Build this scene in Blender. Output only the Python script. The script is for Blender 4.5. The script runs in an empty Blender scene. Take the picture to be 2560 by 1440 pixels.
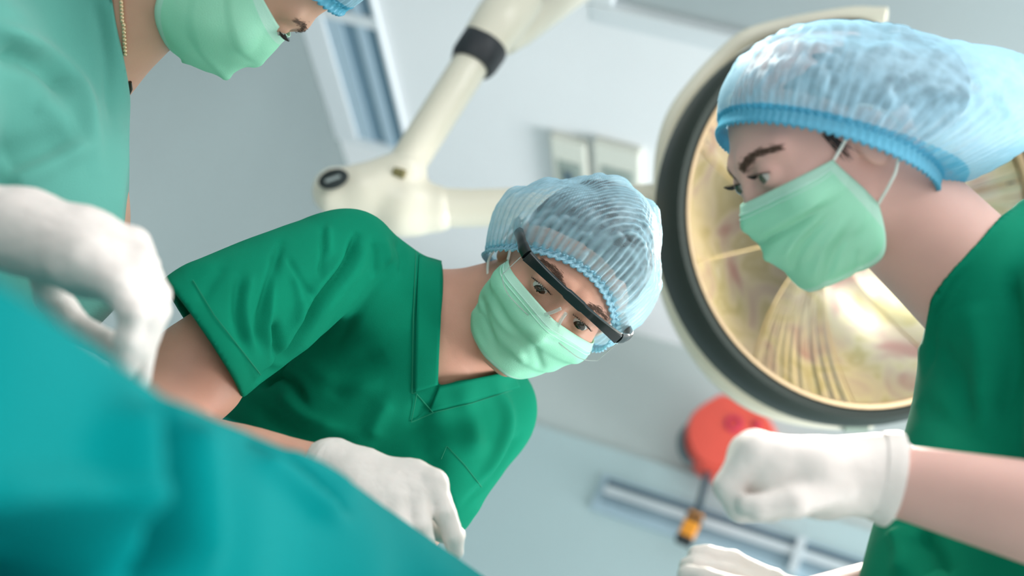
import bpy, bmesh, math, random
import numpy as np
from mathutils import Vector, Matrix

random.seed(4)
rng = np.random.default_rng(7)
S = bpy.context.scene
COL = S.collection
PI = math.pi

# ------------------------------------------------------------------ camera
W, H, F = 2560, 1440, 3517.0
CAMZ = 0.75
pitch, roll, yaw = math.radians(28), math.radians(25), math.radians(-18)


def cam_axes():
    cp, sp = math.cos(pitch), math.sin(pitch)
    fwd = np.array([0, cp, sp]); right = np.array([1., 0, 0]); up = np.array([0, -sp, cp])
    c, s = math.cos(roll), math.sin(roll)
    r2 = c * right + s * up
    u2 = -s * right + c * up
    M = np.array([r2, u2, -fwd])
    d1 = np.array([math.cos(yaw), math.sin(yaw), 0])
    d2 = np.array([-math.sin(yaw), math.cos(yaw), 0])
    B = np.array([d1, d2, [0, 0, 1.]])          # room axes
    return B @ M.T                               # columns: camera x, y, z in room axes


RC = cam_axes()
TC = np.array([0, 0, CAMZ])
cam_data = bpy.data.cameras.new('camera')
cam = bpy.data.objects.new('camera', cam_data)
COL.objects.link(cam)
cam.matrix_world = Matrix([list(RC[i]) + [TC[i]] for i in range(3)] + [[0, 0, 0, 1]])
cam_data.sensor_width = 36
cam_data.lens = 36 * F / W
cam_data.clip_start = 0.02
cam_data.dof.use_dof = True
cam_data.dof.focus_distance = 1.53
cam_data.dof.aperture_fstop = 2.7
S.camera = cam

# ------------------------------------------------------------------ light
S.view_settings.view_transform = 'Standard'
S.view_settings.look = 'None'
S.view_settings.gamma = 1
S.view_settings.use_curve_mapping = False
S.view_settings.exposure = 0.0
S.cycles.max_bounces = 8
S.cycles.transparent_max_bounces = 12
S.cycles.use_denoising = True
wld = bpy.data.worlds.new('world')
S.world = wld
wld.use_nodes = True
wld.node_tree.nodes['Background'].inputs[0].default_value = (0.96, 0.98, 0.99, 1)
wld.node_tree.nodes['Background'].inputs[1].default_value = 0.86


def area(name, loc, target, sx, sy, power, col=(1, 1, 1)):
    l = bpy.data.lights.new(name, 'AREA')
    l.shape = 'RECTANGLE'; l.size = sx; l.size_y = sy; l.energy = power; l.color = col
    o = bpy.data.objects.new(name, l); COL.objects.link(o)
    o.location = loc
    o.rotation_euler = (Vector(target) - Vector(loc)).to_track_quat('-Z', 'Y').to_euler()
    return o


CEIL = 2.80


def spot(name, loc, target, power, size, soft=.12, col=(1, .96, .88)):
    l = bpy.data.lights.new(name, 'SPOT')
    l.energy = power; l.color = col; l.spot_size = math.radians(size); l.spot_blend = .6; l.shadow_soft_size = soft
    o = bpy.data.objects.new(name, l); COL.objects.link(o)
    o.location = loc
    o.rotation_euler = (Vector(target) - Vector(loc)).to_track_quat('-Z', 'Y').to_euler()
    return o


area('ceiling_panel_light', (0.7, 0.3, CEIL - 0.03), (0.7, 0.301, 0), 1.6, 1.2, 30)
area('front_fill_light', (-1.4, -2.6, 1.7), (0.3, 1.2, 1.5), 2.2, 1.8, 28, (0.97, 0.98, 1.0))  # unseen soft area light behind the camera, with no window around it
area('side_fill_light', (4.4, 2.6, 0.9), (0.6, 2.9, 3.2), 2.4, 1.7, 310, (0.96, 0.98, 1.0))  # added unseen fill from the right, tilted up to brighten ceiling and walls

SECOND = RC @ np.array([(1350 - 1280) / F * 1.75, (720 + 750) / F * 1.75, -1.75]) + TC      # the twin of the visible lamp, above the frame
AIM = RC @ np.array([(1890 - 1280) / F * 1.25, (720 - 190) / F * 1.25, -1.25]) + TC
spot('second_surgical_lamp_light', SECOND, AIM, 62, 27)

# ------------------------------------------------------------------ helpers


def P(px, py, d):
    """pixel + forward depth -> camera space point"""
    return np.array([(px - W / 2) / F * d, (H / 2 - py) / F * d, -d])


def tow(p):
    p = np.asarray(p, float)
    return p @ RC.T + TC


def PW(px, py, d):
    return tow(P(px, py, d))


def toc(p):
    return (np.asarray(p, float) - TC) @ RC


DOWN = toc(TC + np.array([0, 0, -1.0]))          # gravity in camera space


def ray_plane(px, py, n, c):
    """world point where pixel ray meets plane n.x=c"""
    r = RC @ P(px, py, 1.0)
    n = np.asarray(n, float)
    t = (c - n @ TC) / (n @ r)
    return TC + r * t


def srgb(r, g, b):
    f = lambda c: (c / 255 / 12.92) if c / 255 <= .04045 else ((c / 255 + .055) / 1.055) ** 2.4
    return (f(r), f(g), f(b), 1)


def mat(name, col, rough=.6, noise=0.0, nscale=30, bump=0.0, bscale=200, spec=.4, metal=0, sss=0, sss_r=(1, .3, .15), trans=0,
        emit=None, coat=0, stretch=None, sheen=0, alpha=1):
    m = bpy.data.materials.new(name)
    m.use_nodes = True
    nt = m.node_tree
    b = nt.nodes['Principled BSDF']
    b.inputs['Base Color'].default_value = col
    b.inputs['Roughness'].default_value = rough
    b.inputs['Specular IOR Level'].default_value = spec
    b.inputs['Metallic'].default_value = metal
    b.inputs['Coat Weight'].default_value = coat
    b.inputs['Sheen Weight'].default_value = sheen
    b.inputs['Alpha'].default_value = alpha
    if sss:
        b.inputs['Subsurface Weight'].default_value = sss
        b.inputs['Subsurface Radius'].default_value = sss_r
        b.inputs['Subsurface Scale'].default_value = .006
    if trans:
        b.inputs['Transmission Weight'].default_value = trans
    if emit:
        b.inputs['Emission Color'].default_value = emit[0]
        b.inputs['Emission Strength'].default_value = emit[1]
    tc = nt.nodes.new('ShaderNodeTexCoord')
    if noise:
        n = nt.nodes.new('ShaderNodeTexNoise'); n.inputs['Scale'].default_value = nscale; n.inputs['Detail'].default_value = 4
        nt.links.new(tc.outputs['Object'], n.inputs['Vector'])
        mr = nt.nodes.new('ShaderNodeMapRange')
        mr.inputs['To Min'].default_value = 1 - noise; mr.inputs['To Max'].default_value = 1 + noise
        mr.inputs['From Min'].default_value = .3; mr.inputs['From Max'].default_value = .7
        nt.links.new(n.outputs['Fac'], mr.inputs['Value'])
        vm = nt.nodes.new('ShaderNodeVectorMath'); vm.operation = 'SCALE'
        vm.inputs[0].default_value = col[:3]
        nt.links.new(mr.outputs['Result'], vm.inputs['Scale'])
        nt.links.new(vm.outputs['Vector'], b.inputs['Base Color'])
    if bump:
        n2 = nt.nodes.new('ShaderNodeTexNoise'); n2.inputs['Scale'].default_value = bscale; n2.inputs['Detail'].default_value = 3
        mp = nt.nodes.new('ShaderNodeMapping')
        if stretch: mp.inputs['Scale'].default_value = stretch
        nt.links.new(tc.outputs['Object'], mp.inputs['Vector'])
        nt.links.new(mp.outputs['Vector'], n2.inputs['Vector'])
        bp = nt.nodes.new('ShaderNodeBump'); bp.inputs['Strength'].default_value = bump; bp.inputs['Distance'].default_value = .002
        nt.links.new(n2.outputs['Fac'], bp.inputs['Height'])
        nt.links.new(bp.outputs['Normal'], b.inputs['Normal'])
    return m


def obj(name, verts, faces, material, parent=None, smooth=True, space='cam', uv=None):
    """verts in camera space (or world) -> mesh object; with a parent Empty it is stored relative to it"""
    v = np.asarray(verts, float)
    if space == 'cam': v = tow(v)
    o0 = np.zeros(3)
    if parent is not None:
        q = parent
        while q is not None:
            o0 = o0 + np.array(q.location); q = q.parent
    else:
        o0 = np.array([(v[:, 0].min() + v[:, 0].max()) / 2, (v[:, 1].min() + v[:, 1].max()) / 2, v[:, 2].min()])
    me = bpy.data.meshes.new(name)
    me.from_pydata((v - o0).tolist(), [], [list(f) for f in faces])
    if uv is not None:
        ul = me.uv_layers.new(name='UVMap')
        li = np.empty(len(me.loops), int); me.loops.foreach_get('vertex_index', li)
        ul.data.foreach_set('uv', np.asarray(uv, float)[li].ravel())
    me.materials.append(material)
    if smooth:
        me.polygons.foreach_set('use_smooth', [True] * len(me.polygons))
    me.update()
    o = bpy.data.objects.new(name, me); COL.objects.link(o)
    if parent is not None: o.parent = parent
    else: o.location = o0
    return o


def empty(name, loc, parent=None):
    o = bpy.data.objects.new(name, None); COL.objects.link(o)
    o.empty_display_size = .1
    o.location = loc
    return o


def tag(o, label=None, cat=None, group=None, kind=None):
    if label: o['label'] = label
    if cat: o['category'] = cat
    if group: o['group'] = group
    if kind: o['kind'] = kind
    return o


class MB:
    """collects polygons"""
    def __init__(s): s.v = []; s.f = []

    def add(s, v, f):
        b = len(s.v); s.v += [np.asarray(q, float) for q in v]; s.f += [[i + b for i in q] for q in f]

    def box(s, c, ax, ay, az):
        c = np.asarray(c, float)
        V = [c + sx * ax + sy * ay + sz * az for sx in (-1, 1) for sy in (-1, 1) for sz in (-1, 1)]
        Fc = [(0, 1, 3, 2), (4, 6, 7, 5), (0, 4, 5, 1), (2, 3, 7, 6), (0, 2, 6, 4), (1, 5, 7, 3)]
        if np.dot(np.cross(ax, ay), az) < 0: Fc = [f[::-1] for f in Fc]
        s.add(V, Fc)

    def tube(s, pts, rad, n=24, caps=True, flat=1.0, side=None):
        pts = [np.asarray(p, float) for p in pts]
        if np.isscalar(rad): rad = [rad] * len(pts)
        t0 = pts[1] - pts[0]; t0 /= np.linalg.norm(t0)
        a = np.asarray(side, float) if side is not None else (np.array([0, 0, 1.]) if abs(t0[2]) < .8 else np.array([1., 0, 0]))
        V = []; L = len(pts)
        for i, p in enumerate(pts):
            t = pts[min(i + 1, L - 1)] - pts[max(i - 1, 0)]; t /= (np.linalg.norm(t) + 1e-12)
            a = a - t * (a @ t); a /= np.linalg.norm(a); b = np.cross(t, a)
            for k in range(n):
                w = 2 * PI * k / n
                V.append(p + rad[i] * (math.cos(w) * a + flat * math.sin(w) * b))
        Fc = [(i * n + k, i * n + (k + 1) % n, (i + 1) * n + (k + 1) % n, (i + 1) * n + k) for i in range(L - 1) for k in range(n)]
        if caps: Fc += [list(range(n))[::-1], [(L - 1) * n + k for k in range(n)]]
        s.add(V, Fc)

    def lathe(s, c, axis, prof, n=72, xdir=None):
        """prof: (radius, height along axis)"""
        axis = np.asarray(axis, float); axis = axis / np.linalg.norm(axis)
        a = np.asarray(xdir, float) if xdir is not None else (np.array([0, 0, 1.]) if abs(axis[2]) < .8 else np.array([1., 0, 0]))
        a = a - axis * (a @ axis); a /= np.linalg.norm(a); b = np.cross(axis, a)
        V = []
        for r, h in prof:
            for k in range(n):
                w = 2 * PI * k / n
                V.append(np.asarray(c) + axis * h + r * (math.cos(w) * a + math.sin(w) * b))
        Fc = [(i * n + k, i * n + (k + 1) % n, (i + 1) * n + (k + 1) % n, (i + 1) * n + k) for i in range(len(prof) - 1) for k in range(n)]
        s.add(V, Fc)

    def build(s, name, m, parent=None, smooth=True, space='world', bevel=0):
        o = obj(name, np.array(s.v), s.f, m, parent, smooth, space)
        if bevel:
            md = o.modifiers.new('bevel', 'BEVEL'); md.width = bevel; md.segments = 3; md.limit_method = 'ANGLE'; md.angle_limit = .6
        if smooth: o.data.set_sharp_from_angle(angle=math.radians(40))
        return o


def catmull(pts, n=8):
    pts = [np.asarray(p, float) for p in pts]
    q = [2 * pts[0] - pts[1]] + pts + [2 * pts[-1] - pts[-2]]
    out = []
    for i in range(1, len(q) - 2):
        for k in range(n):
            t = k / n
            out.append(.5 * ((2 * q[i]) + (-q[i - 1] + q[i + 1]) * t + (2 * q[i - 1] - 5 * q[i] + 4 * q[i + 1] - q[i + 2]) * t * t + (-q[i - 1] + 3 * q[i] - 3 * q[i + 1] + q[i + 2]) * t ** 3))
    out.append(pts[-1])
    return out


# ---- signed distance modelling
def smin(a, b, k):
    h = np.clip(.5 + .5 * (b - a) / k, 0, 1)
    return b + (a - b) * h - k * h * (1 - h)


def smax(a, b, k): return -smin(-a, -b, k)


def cap(p, a, b, ra, rb=None):
    if rb is None: rb = ra
    a = np.asarray(a, np.float32); b = np.asarray(b, np.float32)
    ba = b - a; pa = p - a
    h = np.clip((pa @ ba) / (ba @ ba + 1e-12), 0, 1).astype(np.float32)
    return np.sqrt(((pa - h[:, None] * ba) ** 2).sum(1)) - (ra + (rb - ra) * h)


def ell(p, c, r, M=None):
    q = p - np.asarray(c, np.float32)
    if M is not None: q = q @ np.asarray(M, np.float32)     # M columns: ellipsoid axes
    r = np.asarray(r, np.float32)
    k0 = np.sqrt(((q / r) ** 2).sum(1)); k1 = np.sqrt(((q / (r * r)) ** 2).sum(1)) + 1e-9
    return k0 * (k0 - 1) / k1


def ssum(ds, k):
    d = ds[0]
    for e in ds[1:]: d = smin(d, e, k)
    return d


def mesh_sdf(fn, lo, hi, h, smooth=2):
    lo = np.asarray(lo, float); hi = np.asarray(hi, float)
    B = 12
    nb = np.ceil((hi - lo) / (h * B)).astype(int)
    n = nb * B + 1
    D = np.full(n, 1.0, np.float32)
    bi = np.stack(np.meshgrid(*[np.arange(k) for k in nb], indexing='ij'), -1).reshape(-1, 3)
    cen = lo + (bi + .5) * B * h
    dc = fn(cen.astype(np.float32))
    R = B * h * .5 * 1.74
    act = np.abs(dc) < R * 1.5 + .01
    for b_, d_ in zip(bi[~act], dc[~act]):
        if d_ < 0:
            s = b_ * B
            D[s[0]:s[0] + B + 1, s[1]:s[1] + B + 1, s[2]:s[2] + B + 1] = -1
    g = np.stack(np.meshgrid(*[np.arange(B + 1)] * 3, indexing='ij'), -1).reshape(-1, 3)
    ab = bi[act]
    CH = 150
    for i in range(0, len(ab), CH):
        idx = ab[i:i + CH, None, :] * B + g[None]
        d = fn((lo + idx.reshape(-1, 3) * h).astype(np.float32)).reshape(len(ab[i:i + CH]), -1)
        for j, b_ in enumerate(ab[i:i + CH]):
            s = b_ * B
            D[s[0]:s[0] + B + 1, s[1]:s[1] + B + 1, s[2]:s[2] + B + 1] = d[j].reshape(B + 1, B + 1, B + 1)
    # keep closed at the bounds
    for a in range(3):
        sl = [slice(None)] * 3
        for e in (0, -1):
            sl[a] = e; D[tuple(sl)] = np.maximum(D[tuple(sl)], h * .5)
    I = D < 0
    c = np.zeros(np.array(D.shape) - 1, np.int8)
    offs = [(x, y, z) for x in (0, 1) for y in (0, 1) for z in (0, 1)]
    for x, y, z in offs: c += I[x:x + c.shape[0], y:y + c.shape[1], z:z + c.shape[2]]
    A = np.argwhere((c > 0) & (c < 8))
    ids = np.full(c.shape, -1, np.int32); ids[tuple(A.T)] = np.arange(len(A))
    acc = np.zeros((len(A), 3)); cnt = np.zeros(len(A))
    for p in offs:
        for a in range(3):
            if p[a] == 0:
                q = list(p); q[a] = 1
                da = D[A[:, 0] + p[0], A[:, 1] + p[1], A[:, 2] + p[2]]; db = D[A[:, 0] + q[0], A[:, 1] + q[1], A[:, 2] + q[2]]
                m = (da < 0) != (db < 0)
                t = np.where(m, da / (da - db + 1e-20), 0)
                w = np.tile(np.array(p, float), (len(A), 1)); w[:, a] = t
                acc[m] += w[m]; cnt[m] += 1
    V = lo + (A + acc / cnt[:, None]) * h
    Q = []
    for a in range(3):
        b, e = (a + 1) % 3, (a + 2) % 3
        s0 = [slice(None)] * 3; s1 = [slice(None)] * 3
        s0[a] = slice(0, -1); s1[a] = slice(1, None)
        X = I[tuple(s0)] != I[tuple(s1)]
        E_ = np.argwhere(X)
        E_ = E_[(E_[:, b] > 0) & (E_[:, e] > 0) & (E_[:, b] < D.shape[b] - 1) & (E_[:, e] < D.shape[e] - 1)]
        sgn = I[tuple(E_.T)]
        def cell(db, de):
            k = E_.copy(); k[:, b] += db; k[:, e] += de
            return ids[tuple(k.T)]
        q = np.stack([cell(-1, -1), cell(0, -1), cell(0, 0), cell(-1, 0)], 1)
        q[~sgn] = q[~sgn][:, ::-1]
        Q.append(q)
    Q = np.concatenate(Q)
    if smooth: V = relax(V, Q, smooth)
    return V, Q


def relax(V, Q, it, lam=.5):
    e = np.concatenate([Q[:, [0, 1]], Q[:, [1, 2]], Q[:, [2, 3]], Q[:, [3, 0]]])
    i = np.concatenate([e[:, 0], e[:, 1]]); j = np.concatenate([e[:, 1], e[:, 0]])
    n = np.bincount(i, minlength=len(V))[:, None]
    for _ in range(it):
        s = np.stack([np.bincount(i, V[j, k], len(V)) for k in range(3)], 1)
        V = V + lam * (s / np.maximum(n, 1) - V)
    return V


def normals(V, Q):
    n = np.cross(V[Q[:, 2]] - V[Q[:, 0]], V[Q[:, 3]] - V[Q[:, 1]])
    N = np.zeros_like(V)
    for k in range(4):
        for a in range(3): N[:, a] += np.bincount(Q[:, k], n[:, a], len(V))
    return N / (np.linalg.norm(N, axis=1)[:, None] + 1e-12)


def noise3(p, seed=0, octs=3):
    """cheap smooth noise from summed sines"""
    r = np.random.default_rng(seed)
    o = np.zeros(len(p)); a = 1; f = 1
    for _ in range(octs):
        for _ in range(4):
            k = r.normal(size=3); k /= np.linalg.norm(k)
            o += a * np.sin(p @ (k * f) * 2 * PI + r.uniform(0, 6.28) + 1.2 * np.sin(p @ r.normal(size=3) * f * 2.2 + r.uniform(0, 6)))
        a *= .5; f *= 2
    return o / 5


def proj(V):
    return np.stack([W / 2 + V[:, 0] / -V[:, 2] * F, H / 2 - V[:, 1] / -V[:, 2] * F], 1)


def seg_d(q, a, b):
    a = np.asarray(a, float); b = np.asarray(b, float); ba = b - a
    h = np.clip(((q - a) @ ba) / (ba @ ba), 0, 1)
    return np.linalg.norm(q - a - h[:, None] * ba, axis=1), h


def folds(V, N, strokes):
    """press ridges and valleys into cloth along drawn crease lines (on the side that faces the table)"""
    q = proj(V)
    face = (N * (-V)).sum(1) / np.linalg.norm(V, axis=1)
    wgt = np.clip(face * 3 + .3, 0, 1)
    out = np.zeros(len(V))
    for pts, w, amp in strokes:
        pts = catmull([np.array(p, float) for p in pts], 6) if len(pts) > 2 else [np.array(p, float) for p in pts]
        best = np.full(len(V), 1e9); par = np.zeros(len(V)); L = len(pts) - 1
        for i in range(L):
            d, h = seg_d(q, pts[i], pts[i + 1])
            m = d < best; best[m] = d[m]; par[m] = (i + h[m]) / L
        out += amp * np.exp(-(best / w) ** 2) * np.minimum(1, 4 * (1 - par) + .15) * np.minimum(1, 6 * par + .3)
    return V + N * (out * wgt)[:, None]


def inpoly(q, poly):
    """signed distance (px) to a polygon, negative inside"""
    poly = np.asarray(poly, float); n = len(poly)
    d = np.full(len(q), 1e9); s = np.zeros(len(q), bool)
    for i in range(n):
        a, b = poly[i], poly[(i + 1) % n]
        d = np.minimum(d, seg_d(q, a, b)[0])
        c = ((a[1] > q[:, 1]) != (b[1] > q[:, 1])) & (q[:, 0] < (b[0] - a[0]) * (q[:, 1] - a[1]) / (b[1] - a[1] + 1e-12) + a[0])
        s ^= c
    return np.where(s, -d, d)

# ------------------------------------------------------------------ the room
M_ceil = mat('ceiling_paint', srgb(242, 243, 244), .7, noise=.015, nscale=2)
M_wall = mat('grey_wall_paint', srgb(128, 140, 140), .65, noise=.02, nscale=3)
M_panel = mat('pale_blue_wall_panel', srgb(178, 200, 202), .5, noise=.02, nscale=3)
M_floor = mat('grey_vinyl_floor', srgb(206, 210, 210), .4, noise=.06, nscale=25)
M_frame = mat('white_powder_coat', srgb(226, 231, 234), .4)
M_slot = mat('slate_blue_louvre', srgb(112, 142, 160), .45)
M_slotlight = mat('pale_blue_louvre', srgb(178, 200, 214), .45)
M_dark = mat('dark_slot', srgb(84, 106, 118), .5)
X_, Y_, Z_ = np.eye(3)
cor = ray_plane(940, 640, Z_, CEIL)
XC, YC = cor[0], cor[1]
XR, YN = XC + 5.6, -3.2
T = .12


def slab(name, lo, hi, m, kind='structure'):
    lo = np.array(lo, float); hi = np.array(hi, float)
    b = MB(); h = (hi - lo) / 2
    b.box((lo + hi) / 2, X_ * h[0], Y_ * h[1], Z_ * h[2])
    return tag(b.build(name, m, smooth=False), kind=kind)


slab('floor', (XC - T, YN, -T), (XR, YC + T, 0), M_floor)
slab('ceiling', (XC - T, -0.9, CEIL), (XR, YC + T, CEIL + T), M_ceil)
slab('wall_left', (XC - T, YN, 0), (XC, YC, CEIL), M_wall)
slab('wall_back', (XC, YC, 0), (XR, YC + T, CEIL), mat('grey_wall_paint_lit', srgb(192, 202, 200), .65, noise=.02, nscale=3))  # same grey paint as the left wall; extra light put into its colour
ptop = ray_plane(1545, 1137, Y_, YC)[2]
slab('trim_1', (XC + .02, YC - .03, .1), (XR, YC, ptop), M_panel)      # pale blue cladding on the lower part of the back wall

# ceiling troffer along the left wall
y0 = ray_plane(940, 372, Z_, CEIL - .012)[1]
tx = [ray_plane(px, 229, Z_, CEIL - .012)[0] for px in (822, 861, 898, 930, 951, 980, 1000)]
yd = ray_plane(893, 50, Z_, CEIL - .012)[1]
y1 = yd - .9
t = empty('ceiling_light_fitting', ((tx[0] + tx[-1]) / 2, (y0 + y1) / 2, CEIL - .05))


def fit_box(b, x0, x1, ya, yb, z0, z1):
    b.box(((x0 + x1) / 2, (ya + yb) / 2, (z0 + z1) / 2), X_ * abs(x1 - x0) / 2, Y_ * abs(yb - ya) / 2, Z_ * abs(z1 - z0) / 2)


b = MB()
fit_box(b, XC, tx[1], y0, y1, CEIL - .016, CEIL)
fit_box(b, tx[5], tx[5] + .012, y0, y1, CEIL - .016, CEIL)
fit_box(b, tx[1], tx[5], y0, y0 - .03, CEIL - .016, CEIL)
fit_box(b, tx[1], tx[5], y1, y1 + .03, CEIL - .016, CEIL)
b.build('frame', M_frame, t, smooth=False, bevel=.003)
for k in (1, 3):
    b = MB(); fit_box(b, tx[k], tx[k + 1], y0 - .03, y1 + .03, CEIL - .010, CEIL)
    b.build('reflector', M_slotlight, t, smooth=False)
for k in (2, 4):
    b = MB(); fit_box(b, tx[k], tx[k + 1], y0 - .03, y1 + .03, CEIL - .006, CEIL)
    b.build('louvre', M_slot, t, smooth=False)
b = MB(); fit_box(b, tx[1], tx[5], yd - .02, yd + .02, CEIL - .014, CEIL - .002)
b.build('crossbar', M_frame, t, smooth=False)
tag(t, 'long white ceiling light fitting with two slate blue louvre channels beside the left wall', 'ceiling light')

# shallow mounting canopy on the ceiling
c0 = ray_plane(1470, 56, Z_, CEIL - .08)
t = empty('ceiling_canopy', (c0[0] + .7, c0[1] - .35, CEIL - .08))
b = MB()
fit_box(b, c0[0], c0[0] + 2.3, c0[1] - .06, c0[1], CEIL - .08, CEIL)
fit_box(b, c0[0], c0[0] + .06, c0[1] - .9, c0[1] - .06, CEIL - .08, CEIL)
b.build('frame', M_frame, t, smooth=False, bevel=.006)
M_canopy = mat('canopy_grey', srgb(176, 186, 188), .5)
b = MB(); fit_box(b, c0[0] + .06, c0[0] + 2.3, c0[1] - .9, c0[1] - .06, CEIL - .055, CEIL)
b.build('panel', M_canopy, t, smooth=False)
tag(t, 'shallow white-framed ceiling canopy with grey panel above the lamp arm', 'ceiling canopy')

# two small outlet boxes on the ceiling
M_cream = mat('cream_plastic', srgb(226, 226, 214), .45)
M_inset = mat('grey_green_inset', srgb(160, 172, 164), .5, noise=.18, nscale=25)
for k, (pa, pb, w) in enumerate((((1372, 345), (1462, 368), 'left'), ((1480, 362), (1598, 385), 'right'))):
    A = ray_plane(pa[0], pa[1], Z_, CEIL - .028); Bq = ray_plane(pb[0], pb[1], Z_, CEIL - .028)
    wd = Bq[0] - A[0]
    ya = (A[1] + Bq[1]) / 2
    t = empty('outlet_box', (A[0] + wd / 2, ya + .2, CEIL - .028))
    b = MB(); fit_box(b, A[0], A[0] + wd, ya, ya + .40, CEIL - .028, CEIL)
    b.build('casing', M_cream, t, smooth=False, bevel=.006)
    b = MB(); fit_box(b, A[0] + wd * .2, A[0] + wd * .86, ya + .08, ya + .32, CEIL - .031, CEIL - .026)
    b.build('socket_panel', M_inset, t, smooth=False)
    b = MB(); fit_box(b, A[0] + wd * .35, A[0] + wd * .6, ya + .12, ya + .2, CEIL - .034, CEIL - .030)
    b.build('socket', M_dark, t, smooth=False)
    tag(t, ['smaller cream outlet box on the ceiling, further from the surgical lamp',
            'wider cream outlet box on the ceiling, next to the surgical lamp bracket'][k], 'outlet box', 'ceiling outlet boxes')

# long slotted air grille in the lower wall
yp = YC - .03


def wp(px, py): return ray_plane(px, py, Y_, yp)


a1 = wp(1506, 1198); a2 = wp(1497, 1280)
e1 = wp(2190, 1432)
zt = a1[2]; zb = a2[2]; xa = a1[0]; xb = e1[0] + .55
t = empty('air_grille', ((xa + xb) / 2, yp - .02, zb))
dz = (zt - zb)


def gb(x0, x1, f0, f1, d, name, m):
    b = MB(); b.box(((x0 + x1) / 2, yp - d / 2, zt - dz * (f0 + f1) / 2), X_ * (x1 - x0) / 2, Y_ * d / 2, Z_ * dz * (f1 - f0) / 2)
    return b.build(name, m, t, smooth=False)


M_gframe = mat('grille_frame', srgb(166, 190, 202), .45)
M_gbar = mat('grille_bar', srgb(200, 210, 214), .4)
gb(xa, xb, -.12, 1.0, .012, 'frame', M_gframe)
gb(xa + .02, xb - .02, .0, .22, .018, 'slot', M_dark)
gb(xa + .02, xb - .02, .24, .48, .024, 'deflector', M_gbar)
gb(xa + .02, xb - .02, .5, .72, .018, 'slot', mat('grey_blue_slot', srgb(128, 150, 162), .5))
dv = wp(2000, 1370)
gb(dv[0] - .012, dv[0] + .012, -.1, .98, .03, 'divider', M_gbar)
tag(t, 'long pale blue slotted air grille on the lower part of the back wall', 'air grille')

# red cable reel with a hanging cord
M_red = mat('orange_red_plastic', srgb(240, 92, 76), .4, noise=.02)
M_red2 = mat('crimson_hub_plastic', srgb(206, 52, 86), .4)
M_cordgrey = mat('grey_rubber', srgb(96, 112, 116), .55)
pr = PW(1818, 1078, 1.0) - TC
yr = YC - .17
rc = ray_plane(1818, 1078, Y_, yr)
sc = np.linalg.norm((rc - TC)) / np.linalg.norm(pr) / F            # metres per pixel there
t = empty('cable_reel', (rc[0], rc[1], rc[2] - 108 * sc))
# faceted drum: outline in the wall plane
out = [(-18, -104), (55, -88), (108, -40), (128, 8), (112, 70), (60, 112), (-48, 84), (-86, 58), (-104, 10), (-96, -40), (-70, -72)]
ax = RC @ np.array([1., 0, 0]); ay = RC @ np.array([0, 1., 0]); an = RC @ np.array([0, 0, 1.])
ax = ax - Y_ * 0; nrm = np.array([0, -1., 0])
ax = ax - nrm * (ax @ nrm); ay = ay - nrm * (ay @ nrm)
# true shape so that the drum reads hexagonal facing the room
b = MB()
prof = [(.0, -.0), (.82, .0), (.96, .018), (1.0, .04), (1.0, .10), (.9, .125), (.55, .13), (0, .13)]
mid = catmull(out + [out[0]], 4)[:-1]
V = []; n_ = len(mid)
for r_, h_ in prof:
    for (x, y) in mid:
        w_ = RC @ np.array([x * sc, -y * sc, 0])
        # slide along the view ray onto the reel plane
        ray = (rc + w_) - TC
        q = TC + ray * ((yr - TC[1]) / ray[1])
        V.append(rc + (q - rc) * r_ + np.array([0, .13 - h_, 0]))
Fc = [(i * n_ + k, (i + 1) * n_ + k, (i + 1) * n_ + (k + 1) % n_, i * n_ + (k + 1) % n_) for i in range(len(prof) - 1) for k in range(n_)]
b.add(V, Fc)
b.build('drum', M_red, t)
for (px, py, r_) in ((1834, 1060, 23), (1891, 1062, 11)):
    c = ray_plane(px, py, Y_, yr)
    b = MB(); b.lathe(c + np.array([0, .01, 0]), (0, -1, 0), [(r_ * sc, -.01), (r_ * sc, .014), (r_ * sc * .6, .017), (r_ * sc * .5, .008), (0, .008)], 32)
    b.build('hub_cap', M_red2, t)
b = MB()
hp = [ray_plane(px, py, Y_, yr + .05) for px, py in ((1722, 1068), (1706, 1090), (1704, 1118), (1714, 1142), (1738, 1156))]
b.tube(catmull(hp, 6), .012, 16); b.build('handle', M_cordgrey, t)
b = MB(); fit_box(b, rc[0] - .03, rc[0] + .03, yr + .12, YC, rc[2] - .05, rc[2] + .05)
b.build('wall_bracket', M_cordgrey, t, smooth=False)
cp = [ray_plane(px, py, Y_, yr + .05) for px, py in ((1772, 1150), (1768, 1185), (1758, 1225), (1748, 1265), (1741, 1290))]
b = MB(); L = catmull(cp, 6); b.tube(L, [.018 if i < 5 else (.0095 if i < 16 else .0095 + .008 * (i - 16) / 9) for i in range(len(L))], 16)
b.build('cord', mat('dark_grey_cord', srgb(62, 80, 88), .5), t)
q0 = ray_plane(1742, 1284, Y_, yr + .05); q1 = ray_plane(1708, 1354, Y_, yr + .05)
dr = q1 - q0; sd = np.cross(dr / np.linalg.norm(dr), nrm)
b = MB(); b.box((q0 + q1) / 2, dr / 2, sd * .021, nrm * .016)
pl = b.build('plug', mat('orange_plastic', srgb(232, 150, 40), .4), t, smooth=False, bevel=.006)
for f_ in (.22, .95):
    b = MB(); b.box(q0 + dr * f_, dr * .11, sd * .0225, nrm * .0175); b.build('plug_band', mat('black_rubber', srgb(38, 40, 40), .5), t, smooth=False, bevel=.004)
tag(t, 'orange-red cable reel hanging on the back wall with a grey cord and orange plug', 'cable reel')

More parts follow.
